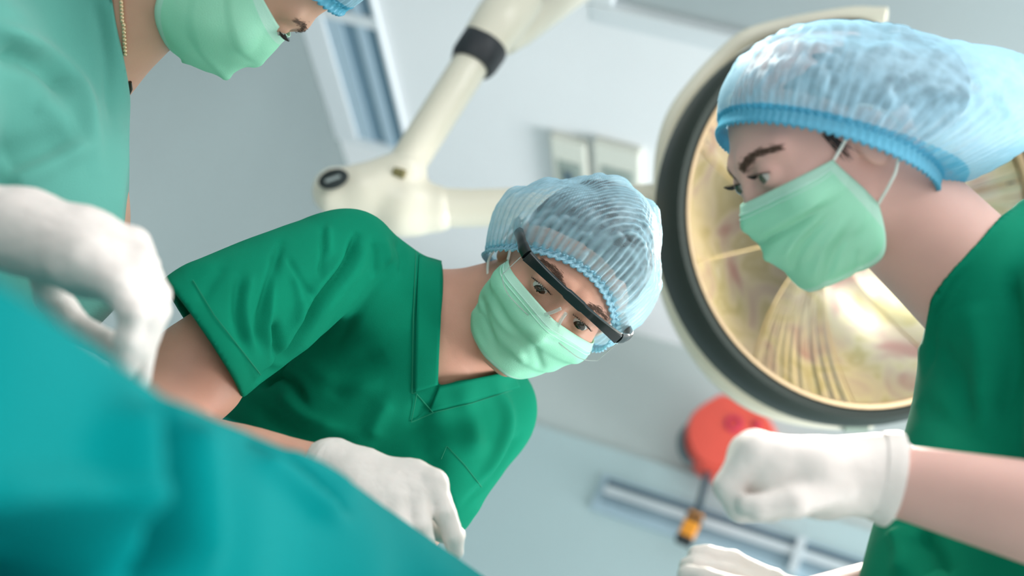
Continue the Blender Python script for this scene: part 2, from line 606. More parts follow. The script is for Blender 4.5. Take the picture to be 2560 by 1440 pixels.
# ------------------------------------------------------------------ surgical lamp
M_enam = mat('cream_enamel', srgb(240, 232, 212), .35, coat=.3)
M_rim = mat('dark_rubber_rim', srgb(44, 52, 46), .5)
M_black = mat('black_collar', srgb(46, 50, 54), .45)
lc = PW(2157, 550, 2.38)
ln = RC @ np.array([.21, .079, math.sqrt(1 - .21 ** 2 - .079 ** 2)])   # optical axis, out of the glass
lx = RC @ np.array([1., 0, 0]); lx = lx - ln * (lx @ ln); lx /= np.linalg.norm(lx)
lamp = empty('surgical_lamp', tuple(lc - ln * .25))
b = MB()
b.lathe(lc, ln, [(.318, .006), (.322, .016), (.334, .018), (.345, .004), (.349, -.03), (.349, -.062), (.325, -.07)], 96, lx)
b.build('rim', M_rim, lamp)
b = MB(); b.lathe(lc, ln, [(.309, .004), (.312, .014), (.318, .016), (.32, .006)], 96, lx)
b.build('bezel', mat('brass_bezel', srgb(206, 178, 142), .28, metal=.7), lamp)
# dome (back shell)
b = MB(); b.lathe(lc, ln, [(.34, -.05), (.335, -.09), (.30, -.16), (.23, -.22), (.12, -.255), (0, -.26)], 96, lx)
b.build('dome', M_enam, lamp)
# faceted reflector: wedge segments with fine ribs
M_refl = bpy.data.materials.new('gold_reflector'); M_refl.use_nodes = True
nt = M_refl.node_tree; bs = nt.nodes['Principled BSDF']
bs.inputs['Metallic'].default_value = .9; bs.inputs['Roughness'].default_value = .3
tc_ = nt.nodes.new('ShaderNodeTexCoord'); nz = nt.nodes.new('ShaderNodeTexNoise'); nz.inputs['Scale'].default_value = 9; nz.inputs['Detail'].default_value = 2
nz.inputs['Distortion'].default_value = 1.2
cr = nt.nodes.new('ShaderNodeValToRGB')
els = cr.color_ramp.elements
els[0].position = .3; els[0].color = srgb(212, 168, 156)
els[1].position = .72; els[1].color = srgb(250, 240, 214)
for p_, c_ in ((.42, srgb(232, 212, 190)), (.52, srgb(244, 230, 196)), (.6, srgb(222, 208, 156))):
    e_ = els.new(p_); e_.color = c_
nt.links.new(tc_.outputs['Object'], nz.inputs['Vector']); nt.links.new(nz.outputs['Fac'], cr.inputs['Fac']); nt.links.new(cr.outputs['Color'], bs.inputs['Base Color'])
NS = 10
for k in range(NS):
    b = MB(); nr, na = 14, 44
    V = []
    for i in range(nr + 1):
        fr = i / nr
        r_ = .07 + .242 * fr
        h_ = -.15 + .145 * fr ** 2.0
        for j in range(na + 1):
            fa = j / na
            w = 2 * PI * (k + fa * .985) / NS + .26
            rib = .0022 * math.cos(fa * 26 * 2 * PI) * (1 if (k % 3 == 0) else .35) * fr
            bow = -.012 * math.sin(PI * fa) * fr
            yx = np.cross(ln, lx)
            V.append(lc + ln * (h_ + rib + bow) + r_ * (math.cos(w) * lx + math.sin(w) * yx))
    Fc = [(i * (na + 1) + j, i * (na + 1) + j + 1, (i + 1) * (na + 1) + j + 1, (i + 1) * (na + 1) + j) for i in range(nr) for j in range(na)]
    b.add(V, Fc); b.build('reflector', M_refl, lamp)
b = MB(); b.lathe(lc, ln, [(0, -.03), (.03, -.032), (.045, -.05), (.05, -.10), (.075, -.15)], 48, lx)
b.build('bulb_cover', mat('warm_lamp_glass', srgb(255, 246, 214), .2, emit=((1, .9, .66, 1), 5.0)), lamp)
b = MB(); b.lathe(lc, ln, [(.062, -.02), (.07, -.015), (.078, -.02), (.075, -.12), (.07, -.15)], 48, lx)
b.build('bulb_collar', M_black, lamp)
M_glass = bpy.data.materials.new('lamp_glass'); M_glass.use_nodes = True
nt = M_glass.node_tree; nt.nodes.remove(nt.nodes['Principled BSDF'])
tr = nt.nodes.new('ShaderNodeBsdfTransparent'); gl = nt.nodes.new('ShaderNodeBsdfGlossy'); gl.inputs['Roughness'].default_value = .05
mx = nt.nodes.new('ShaderNodeMixShader'); lw = nt.nodes.new('ShaderNodeLayerWeight'); lw.inputs['Blend'].default_value = .25
nt.links.new(lw.outputs['Fresnel'], mx.inputs[0]); nt.links.new(tr.outputs[0], mx.inputs[1]); nt.links.new(gl.outputs[0], mx.inputs[2])
nt.links.new(mx.outputs[0], nt.nodes['Material Output'].inputs[0])
b = MB(); b.lathe(lc, ln, [(0, .030), (.1, .027), (.2, .019), (.28, .008), (.312, .002)], 96, lx)
b.build('glass_cover', M_glass, lamp)
# lamp's own light
ll = bpy.data.lights.new('surgical_lamp_light', 'SPOT'); ll.energy = 105; ll.color = (1, .95, .84); ll.spot_size = math.radians(125); ll.spot_blend = .5; ll.shadow_soft_size = .16
lo = bpy.data.objects.new('surgical_lamp_light', ll); COL.objects.link(lo)
lo.location = lc + ln * .06; lo.rotation_euler = Vector(ln).to_track_quat('-Z', 'Y').to_euler()
# outer guard rail round the dome
gp = [(2216, 42, 2.40), (2140, 38, 2.42), (2040, 52, 2.44), (1940, 72, 2.46), (1862, 98, 2.47), (1800, 150, 2.48), (1740, 215, 2.48), (1690, 285, 2.48), (1664, 360, 2.48),
      (1655, 450, 2.48), (1656, 560, 2.48), (1662, 680, 2.48), (1690, 780, 2.47), (1745, 880, 2.46), (1810, 955, 2.45), (1890, 1010, 2.44), (1990, 1040, 2.43), (2100, 1052, 2.42), (2180, 1050, 2.42)]
b = MB(); b.tube(catmull([PW(*g) for g in gp], 5), .0155, 20); b.build('guard_rail', M_enam, lamp)
b = MB(); b.tube([PW(2110, 1062, 2.41), PW(2168, 1064, 2.41)], .012, 16); b.build('latch', mat('grey_green_metal', srgb(150, 164, 150), .4), lamp)
b = MB(); b.tube([PW(2140, 34, 2.42), PW(2218, 34, 2.41)], .012, 16); b.build('hinge', M_enam, lamp)
# suspension arm
b = MB(); b.tube([PW(1660, 500, 2.5), PW(1560, 510, 2.5), PW(1180, 520, 2.5), PW(1060, 518, 2.5)], [.03, .034, .034, .036], 32); b.build('lower_arm', M_enam, lamp)


def blob(name, fn, lo, hi, h, m, parent, sm=3):
    V, Q = mesh_sdf(fn, lo, hi, h, sm)
    return obj(name, V, Q, m, parent)


def hubf(p):
    d = cap(p, P(842, 478, 2.5), P(1010, 505, 2.5), .044, .052)
    d = smin(d, cap(p, P(920, 470, 2.5), P(1015, 425, 2.5), .046, .038), .02)
    d = smin(d, cap(p, P(1010, 525, 2.5), P(1090, 522, 2.5), .046, .042), .02)
    d = smin(d, cap(p, P(870, 535, 2.5), P(1040, 550, 2.5), .018, .02), .02)
    return d


blob('elbow_housing', hubf, P(700, 700, 2.5) - np.array([0, 0, .12]), P(1180, 330, 2.5) + np.array([0, 0, .12]), .004, M_enam, lamp)
# oval badge with pale bar
bc = P(842, 453, 2.5) + np.array([0, 0, .0535])
b = MB()
def oval(c, rx, ry, ang, h):
    V = [c + np.array([0, 0, h]) + np.array([rx * math.cos(w) * math.cos(ang) - ry * math.sin(w) * math.sin(ang), rx * math.cos(w) * math.sin(ang) + ry * math.sin(w) * math.cos(ang), 0]) for w in np.linspace(0, 2 * PI, 40, endpoint=False)]
    return V
Va = oval(bc, .0265, .0165, .35, -.012); Vb = oval(bc, .0265, .0165, .35, .001); Vc = oval(bc, .0235, .0138, .35, .0025)
b.add(Va + Vb + Vc, [(i, (i + 1) % 40, 40 + (i + 1) % 40, 40 + i) for i in range(40)] + [(40 + i, 40 + (i + 1) % 40, 80 + (i + 1) % 40, 80 + i) for i in range(40)] + [tuple(range(80, 120))])
badge = b.build('badge', mat('black_badge', srgb(50, 56, 56), .8, spec=.1), lamp, space='cam')
b = MB(); ca, sa = math.cos(.35), math.sin(.35)
b.box(bc + np.array([0, 0, .003]), np.array([ca, sa, 0]) * .0135, np.array([-sa, ca, 0]) * .0026, np.array([0, 0, .0008]))
b.build('badge_bar', mat('silver_badge_bar', srgb(150, 160, 158), .5), lamp, smooth=False, space='cam')
b = MB(); b.tube([PW(1008, 425, 2.5), PW(1108, 268, 2.54), PW(1196, 130, 2.58)], .034, 32); b.build('upper_arm', M_enam, lamp)
b = MB(); b.tube([PW(1178, 165, 2.57), PW(1186, 150, 2.575), PW(1208, 118, 2.585), PW(1216, 104, 2.59)], [.040, .045, .046, .044], 32); b.build('collar', M_black, lamp)
b = MB(); b.tube([PW(1214, 106, 2.59), PW(1250, 55, 2.6), PW(1285, 10, 2.62), PW(1300, -12, 2.63)], [.046, .05, .049, .046], 32); b.build('knuckle', M_enam, lamp)
ce = ray_plane(1480, -60, Z_, CEIL)
b = MB(); b.tube([PW(1262, 110, 2.62), PW(1300, 75, 2.66), tow((toc(PW(1300, 75, 2.66)) + toc(ce)) / 2), ce], [.022, .032, .034, .036], 32); b.build('ceiling_arm', M_enam, lamp)
b = MB(); b.tube([PW(985, 428, 2.46), PW(1012, 436, 2.455)], .008, 12); b.build('set_screw', mat('brass_screw', srgb(150, 140, 96), .4, metal=.6), lamp)
tag(lamp, 'round surgical lamp with gold reflector, dark rim and cream jointed suspension arm', 'surgical lamp')

# ------------------------------------------------------------------ drape over the patient
M_drape = mat('teal_surgical_drape', srgb(0, 110, 110), .95, noise=.05, nscale=6, bump=.25, bscale=700, spec=.03)
crest = [(-420, 470, .44), (-200, 590, .47), (0, 705, .51), (180, 830, .60), (400, 985, .73), (520, 1040, .80), (640, 1090, .87), (830, 1180, .99), (950, 1262, 1.06), (1060, 1340, 1.11), (1210, 1445, 1.16), (1420, 1600, 1.22), (1640, 1760, 1.28)]
CW = np.array(catmull([PW(*c) for c in crest], 14))
dirc = CW[-1] - CW[0]; dirc[2] = 0; dirc /= np.linalg.norm(dirc)
nh = np.array([-dirc[1], dirc[0], 0])
if nh @ (TC - CW[40]) < 0: nh = -nh                     # horizontal, towards the camera side
prof = [(-.47, -.95), (-.46, -.5), (-.44, -.16), (-.40, -.06), (-.34, -.035), (-.25, -.028), (-.12, -.018), (-.05, -.006), (0, 0), (.022, -.012), (.045, -.045), (.065, -.10), (.078, -.18), (.082, -.28), (.07, -.42), (.05, -.62), (.03, -.80)]
PR = np.array(catmull([np.array(p) for p in prof], 9))
nt_, ns_ = len(CW), len(PR)
V = np.zeros((nt_, ns_, 3))
for i in range(nt_):
    k_ = np.clip((np.linalg.norm(CW[i] - TC) - .35) / .5, .12, 1)
    V[i] = CW[i] + nh * (PR[:, :1] * np.where(PR[:, :1] > 0, k_ ** .5, 1)) + np.array([0, 0, 1.]) * PR[:, 1:]
    V[i, :, 2] = np.maximum(V[i, :, 2], .03)
Vc = toc(V.reshape(-1, 3))
Q = np.array([(i * ns_ + j, (i + 1) * ns_ + j, (i + 1) * ns_ + j + 1, i * ns_ + j + 1) for i in range(nt_ - 1) for j in range(ns_ - 1)])
N = normals(Vc, Q)
if (N[ns_ * 60 + 90] @ -Vc[ns_ * 60 + 90]) < 0: Q = Q[:, ::-1]; N = -N
u = np.repeat(np.arange(nt_), ns_) / nt_; s_ = np.tile(PR[:, 0], nt_)
amp = np.clip((s_ - .02) / .1, 0, 1)
fold = .012 * np.sin(u * 30 + 1.5 * np.sin(u * 11) + 2) * amp
Vc = Vc + N * fold[:, None]
Vc = folds(Vc, N, [([(388, 1010), (392, 1200), (400, 1460)], 22, -.055), ([(455, 1060), (470, 1240), (480, 1460)], 55, .018), ([(300, 1000), (310, 1200), (310, 1460)], 50, .018),
                   ([(630, 1098), (700, 1142), (760, 1188), (815, 1234), (870, 1280)], 9, -.018), ([(640, 1140), (740, 1215), (860, 1310)], 24, .010), ([(720, 1120), (800, 1170), (900, 1245)], 16, .006), ([(-60, 1420), (150, 1400), (330, 1450)], 110, -.07), ([(-60, 1250), (150, 1235), (340, 1260)], 50, .018)])
tag(obj('surgical_drape', Vc, Q, M_drape), 'teal surgical drape covering the operating table at the near edge', 'drape')

# ------------------------------------------------------------------ people: materials
M_skin = mat('skin_warm', srgb(208, 154, 132), .5, noise=.05, nscale=22, bump=.12, bscale=900, sss=.12, spec=.35)
M_skinF = mat('skin_fair', srgb(220, 174, 162), .48, noise=.04, nscale=20, bump=.06, bscale=900, sss=.12, spec=.35)
M_skinT = mat('skin_tan', srgb(206, 158, 134), .5, noise=.05, nscale=22, bump=.1, bscale=900, sss=.12, spec=.35)
M_scrub = mat('green_scrub_cotton', srgb(4, 124, 94), .8, noise=.04, nscale=14, bump=.25, bscale=1400, spec=.08)
M_stitch = mat('green_stitch', srgb(22, 132, 100), .8)
M_gown = mat('pale_teal_gown', srgb(98, 172, 158), .8, noise=.05, nscale=5, bump=.2, bscale=900, spec=.2, sheen=.2)
M_glove = mat('white_latex', srgb(228, 218, 211), .5, noise=.03, nscale=40, bump=.25, bscale=160, sss=.1, sss_r=(1, .6, .5), spec=.4)
M_hair = mat('black_hair', srgb(38, 32, 32), .5, noise=.3, nscale=60, bump=.6, bscale=90, stretch=(1, 8, 8), spec=.5)
M_brow = mat('eyebrow_hair', srgb(104, 80, 68), .85)
M_white = mat('eye_white', srgb(206, 196, 190), .2, coat=.5)
M_iris = mat('brown_iris', srgb(62, 44, 34), .1, coat=.8)
M_iris2 = mat('grey_green_iris', srgb(70, 84, 70), .1, coat=.8)
M_pupil = mat('pupil', srgb(10, 9, 9), .08, coat=.8)
M_loop = mat('white_elastic', srgb(238, 238, 230), .7)
M_shoe = mat('white_clog', srgb(220, 222, 220), .5)
M_blackpl = mat('black_plastic_frame', srgb(24, 30, 30), .28, coat=.3)


def sheet_mat(name, col, edge_col, trans=.0, v_edge=.07, translucency=.35, nscale=60, dense=None, gloss=.05):
    """thin non-woven fibre sheet; edge band in its own colour from the UV"""
    m = bpy.data.materials.new(name); m.use_nodes = True
    nt = m.node_tree; nt.nodes.remove(nt.nodes['Principled BSDF'])
    N_ = nt.nodes.new; L_ = nt.links.new
    uv = N_('ShaderNodeUVMap'); sp = N_('ShaderNodeSeparateXYZ'); L_(uv.outputs[0], sp.inputs[0])
    lt = N_('ShaderNodeMath'); lt.operation = 'LESS_THAN'; lt.inputs[1].default_value = v_edge; L_(sp.outputs[1], lt.inputs[0])
    cm = N_('ShaderNodeMix'); cm.data_type = 'RGBA'; cm.inputs[6].default_value = col; cm.inputs[7].default_value = edge_col
    L_(lt.outputs[0], cm.inputs[0])
    tc = N_('ShaderNodeTexCoord')
    nz = N_('ShaderNodeTexNoise'); nz.inputs['Scale'].default_value = nscale; nz.inputs['Detail'].default_value = 5; L_(tc.outputs['Object'], nz.inputs['Vector'])
    nf = N_('ShaderNodeTexNoise'); nf.inputs['Scale'].default_value = 900; nf.inputs['Detail'].default_value = 2; L_(tc.outputs['Object'], nf.inputs['Vector'])
    bp = N_('ShaderNodeBump'); bp.inputs['Strength'].default_value = .25; bp.inputs['Distance'].default_value = .0015; L_(nf.outputs['Fac'], bp.inputs['Height'])
    df = N_('ShaderNodeBsdfDiffuse'); tl = N_('ShaderNodeBsdfTranslucent'); mx = N_('ShaderNodeMixShader'); mx.inputs[0].default_value = translucency
    for q in (df, tl): L_(cm.outputs[2], q.inputs['Color']); L_(bp.outputs[0], q.inputs['Normal'])
    L_(df.outputs[0], mx.inputs[1]); L_(tl.outputs[0], mx.inputs[2])
    gl = N_('ShaderNodeBsdfGlossy'); gl.inputs['Roughness'].default_value = .4; L_(bp.outputs[0], gl.inputs['Normal'])
    mg = N_('ShaderNodeMixShader'); mg.inputs[0].default_value = gloss; L_(mx.outputs[0], mg.inputs[1]); L_(gl.outputs[0], mg.inputs[2])
    last = mg
    if trans:
        tp = N_('ShaderNodeBsdfTransparent')
        mr = N_('ShaderNodeMapRange'); mr.inputs['From Min'].default_value = .3; mr.inputs['From Max'].default_value = .7
        mr.inputs['To Min'].default_value = max(0, trans - .28); mr.inputs['To Max'].default_value = min(1, trans + .22)
        L_(nz.outputs['Fac'], mr.inputs['Value'])
        # fibre speckle and a denser gathered edge
        m2 = N_('ShaderNodeMath'); m2.operation = 'MULTIPLY'; L_(mr.outputs[0], m2.inputs[0])
        at = N_('ShaderNodeAttribute'); at.attribute_name = 'thick'
        r2 = N_('ShaderNodeMapRange'); r2.inputs['From Min'].default_value = 0; r2.inputs['From Max'].default_value = 1; r2.inputs['To Min'].default_value = 1; r2.inputs['To Max'].default_value = .12
        L_(at.outputs['Fac'], r2.inputs['Value']); L_(r2.outputs[0], m2.inputs[1])
        lay = N_('ShaderNodeLayerWeight'); lay.inputs['Blend'].default_value = .35
        sb = N_('ShaderNodeMath'); sb.operation = 'SUBTRACT'; sb.inputs[0].default_value = 1.05; L_(lay.outputs['Facing'], sb.inputs[1])
        m3 = N_('ShaderNodeMath'); m3.operation = 'MULTIPLY'; m3.use_clamp = True; L_(m2.outputs[0], m3.inputs[0]); L_(sb.outputs[0], m3.inputs[1])
        mt = N_('ShaderNodeMixShader'); L_(m3.outputs[0], mt.inputs[0]); L_(last.outputs[0], mt.inputs[1]); L_(tp.outputs[0], mt.inputs[2])
        last = mt
    L_(last.outputs[0], nt.nodes['Material Output'].inputs[0])
    return m


M_mask = sheet_mat('mint_mask_fibre', srgb(178, 246, 214), srgb(204, 248, 228), v_edge=.1, translucency=.3)
M_cap = sheet_mat('sheer_blue_cap', srgb(180, 224, 240), srgb(150, 216, 238), trans=.86, v_edge=.03, dense=.28, translucency=.4, nscale=34, gloss=.10)
M_cap2 = sheet_mat('blue_cap', srgb(168, 214, 234), srgb(90, 186, 220), trans=.55, v_edge=.04, dense=.3, translucency=.32, nscale=50)
M_capband = sheet_mat('blue_cap_elastic', srgb(104, 196, 226), srgb(104, 196, 226), v_edge=-1, translucency=.3)
M_lens = bpy.data.materials.new('clear_lens'); M_lens.use_nodes = True
nt = M_lens.node_tree; nt.nodes.remove(nt.nodes['Principled BSDF'])
tr = nt.nodes.new('ShaderNodeBsdfTransparent'); tr.inputs[0].default_value = (.95, .97, .96, 1); gl = nt.nodes.new('ShaderNodeBsdfGlossy'); gl.inputs['Roughness'].default_value = .03
mx = nt.nodes.new('ShaderNodeMixShader'); lw = nt.nodes.new('ShaderNodeLayerWeight'); lw.inputs['Blend'].default_value = .12
nt.links.new(lw.outputs['Fresnel'], mx.inputs[0]); nt.links.new(tr.outputs[0], mx.inputs[1]); nt.links.new(gl.outputs[0], mx.inputs[2])
nt.links.new(mx.outputs[0], nt.nodes['Material Output'].inputs[0])


# ------------------------------------------------------------------ people: head, mask, cap
class Head:
    """local axes: x the person's left, y up, z out of the face; the eyes lie at y = 0"""
    def __init__(s, eye, side, up, fwd, female=False, k=1.0):
        y = np.asarray(up, float); y /= np.linalg.norm(y)
        z = np.asarray(fwd, float); z = z - y * (z @ y); z /= np.linalg.norm(z)
        s.R = np.stack([np.cross(y, z), y, z], 1); s.k = k
        e = np.array([.031 * side, 0, .084]) if side else np.array([0, 0, .084])
        s.c = np.asarray(eye, float) - s.R @ (e * k)
        s.f = female

    def cam(s, q): return np.asarray(q, float) @ s.R.T * s.k + s.c

    def loc(s, p): return ((p - s.c.astype(np.float32)) @ s.R.astype(np.float32)) / np.float32(s.k)

    def sdf(s, p, eyes=True):
        """p in local metres"""
        f = s.f
        d = ell(p, (0, .032, -.016), (.076, .082 if f else .09, .098))
        d = smin(d, ell(p, (0, -.028, .026), (.061, .08, .066)), .03)
        d = smin(d, ell(p, (0, -.066, .032), (.047 if f else .053, .05, .052)), .025)
        d = smin(d, cap(p, (-.010, -.106, .064), (.010, -.106, .064), .013 if f else .015), .02)
        ax = p.copy(); ax[:, 0] = np.abs(ax[:, 0])
        d = smin(d, ell(ax, (.044, -.034, .056), (.022, .02, .026)), .02)
        d = smin(d, cap(ax, (.010, .019, .085), (.046, .017, .066), .0105, .009), .014)
        d = smin(d, cap(p, (0, .004, .084), (0, -.036, .098), .006, .0095), .016) if f else smin(d, cap(p, (0, .006, .088), (0, -.036, .108), .0065, .0105), .014)
        d = smin(d, ell(ax, (.011, -.041, .088 if f else .096), (.0085, .008, .011)), .008)
        d = smin(d, cap(ax, (0, -.072, .092), (.022, -.074, .080), .006, .004), .008)
        d = smin(d, ell(ax, (.073, -.012, -.010), (.008, .029, .018)), .006)
        if eyes:
            d = smax(d, -ell(ax, (.031, -.001, .099), (.020, .0125, .0135)), .012)
            lid = np.sqrt(((ax - np.float32([.031, -.001, .0765])) ** 2).sum(1)) - .0142
            d = smin(d, lid, .004)
            d = smax(d, -ell(ax, (.031, -.003, .092), (.0138, .0035, .011)), .0015)
        return d * s.k

    def trace(s, o, dr, tmax=.2):
        """outer hit of rays that start at local o + dr*tmax and walk inwards"""
        t = np.full(len(o), tmax)
        for _ in range(60):
            q = (o + dr * t[:, None]).astype(np.float32)
            t = t - np.clip(s.sdf(q, False) / s.k, -.02, .02) * .8
            t = np.maximum(t, .046)
        return t


def grid_faces(n, m, closed=False):
    return [(i * m + j, ((i + 1) % n) * m + j, ((i + 1) % n) * m + j + 1, i * m + j + 1) for i in range(n if closed else n - 1) for j in range(m - 1)]


def make_mask(h, parent, seed=0, half=60, chin=.122, puff=.006, bag=0.0, nose=-.012, drop=.010, wrap=13, low=4, strokes=(), pleat=.5):
    n, m = 71, 49
    U = np.linspace(-1, 1, n); Vv = np.linspace(0, 1, m)
    phi = np.radians(half) * U
    PHI = np.radians(half + wrap * Vv[None] ** 1.2) * U[:, None]
    au = np.abs(U)
    ytop = nose - drop * au ** 1.5
    ybot = -chin + (chin - .072) * au ** low
    Y = ytop[:, None] + (ybot - ytop)[:, None] * Vv[None]
    axis_z = -.012
    o = np.stack([np.zeros(n * m), Y.ravel(), np.full(n * m, axis_z)], 1)
    dr = np.stack([np.sin(PHI.ravel()), np.zeros(n * m), np.cos(PHI.ravel())], 1)
    r = h.trace(o, dr).reshape(n, m)
    r[:, -6:] = np.maximum(r[:, -6:], r[:, -7:-6] * (1 - .012 * np.arange(1, 7) ** 1.3 * .55))
    r = r + .003
    base = r.copy()
    for _ in range(220):                                   # stretched cloth: bridges the hollows
        a = r.copy()
        a[1:-1] = .5 * (r[:-2] + r[2:])
        b = r.copy(); b[:, 1:-1] = .5 * (r[:, :-2] + r[:, 2:])
        r = np.maximum(base, .5 * (a + b))
    wv = np.sin(PI * np.clip(Vv, 0, 1) ** (1.7 if bag else 1)) ** .7
    r = r + puff * wv[None] * (1 - .6 * au[:, None])
    # three pleats that fan out of the side seams
    rs = np.random.default_rng(seed)
    ph = (Vv[None] * 2.7 + .25 * noise3(np.stack([U * 1.3, U * 0, U * 0], 1), seed + 40, 1)[:, None] + .55 * (1 - au[:, None]) * (Vv[None] - .5) * .6) % 1.0
    saw = np.where(ph < .82, ph / .82, (1 - ph) / .18)
    fade = np.clip((Vv - .10) / .08, 0, 1) * np.clip((.97 - Vv) / .06, 0, 1)
    r = r + pleat * (saw - .5) * fade[None] * (.0024 + .0040 * au[:, None])
    Pn = np.stack([np.repeat(phi, m) * 1.0, np.tile(Vv, n) * 1.4, np.zeros(n * m)], 1)
    r = r + (.0016 + bag * .35) * noise3(Pn * 1.6, seed + 3, 2).reshape(n, m) * fade[None]
    if bag:
        r = r + bag * np.sin(9 * phi + 0.6)[:, None] * np.clip(Vv[None] - .2, 0, 1) * fade[None] * .6
    L = o + dr * r.ravel()[:, None]
    uv = np.stack([np.repeat(U * .5 + .5, m), np.tile(np.minimum(Vv, 1 - Vv + .055), n)], 1)
    # the side seams count as edge too
    uv[:, 1] = np.minimum(uv[:, 1], np.repeat((1 - au) * .9 + .03, m))
    C = h.cam(L); Qm = np.array(grid_faces(n, m)); Nm = normals(C, Qm)
    if (Nm * -C).sum() < 0: Qm = Qm[:, ::-1]; Nm = -Nm
    if strokes: C = folds(C, Nm, strokes); L = (C - h.c) @ h.R / h.k
    mk = obj('face_mask', C, Qm, M_mask, parent, uv=uv)
    sol = mk.modifiers.new('thickness', 'SOLIDIFY'); sol.thickness = .0012; sol.offset = -1
    G = L.reshape(n, m, 3)
    # stitched seam lines along the top edge and side
    out = np.stack([np.sin(phi), np.zeros(n), np.cos(phi)], 1)
    for fr in (4, 6):
        b = MB(); b.tube([h.cam(g) for g in (G[2:-2, fr] + out[2:-2] * .0006)], .00045, 6)
        b.build('stitching', M_mstitch, mk, space='cam')
    return mk, G


M_mstitch = mat('mint_stitch', srgb(206, 244, 230), .7)


def make_loops(h, mk, G, sides=(-1, 1)):
    for sd in sides:
        col = G[0] if sd < 0 else G[-1]
        top, bot = col[1], col[-2]
        ear_t = np.array([sd * .080, .020, -.010]); ear_b = np.array([sd * .080, -.044, -.018]); eb = np.array([sd * .082, -.010, -.036])
        b = MB(); b.tube([h.cam(q) for q in catmull([top, top * .5 + ear_t * .5 + np.array([sd * .006, 0, 0]), ear_t, eb, ear_b, ear_b * .5 + bot * .5 + np.array([sd * .005, 0, 0]), bot], 6)], .0016 * h.k, 8)
        b.build('ear_loop', M_loop, mk, space='cam')


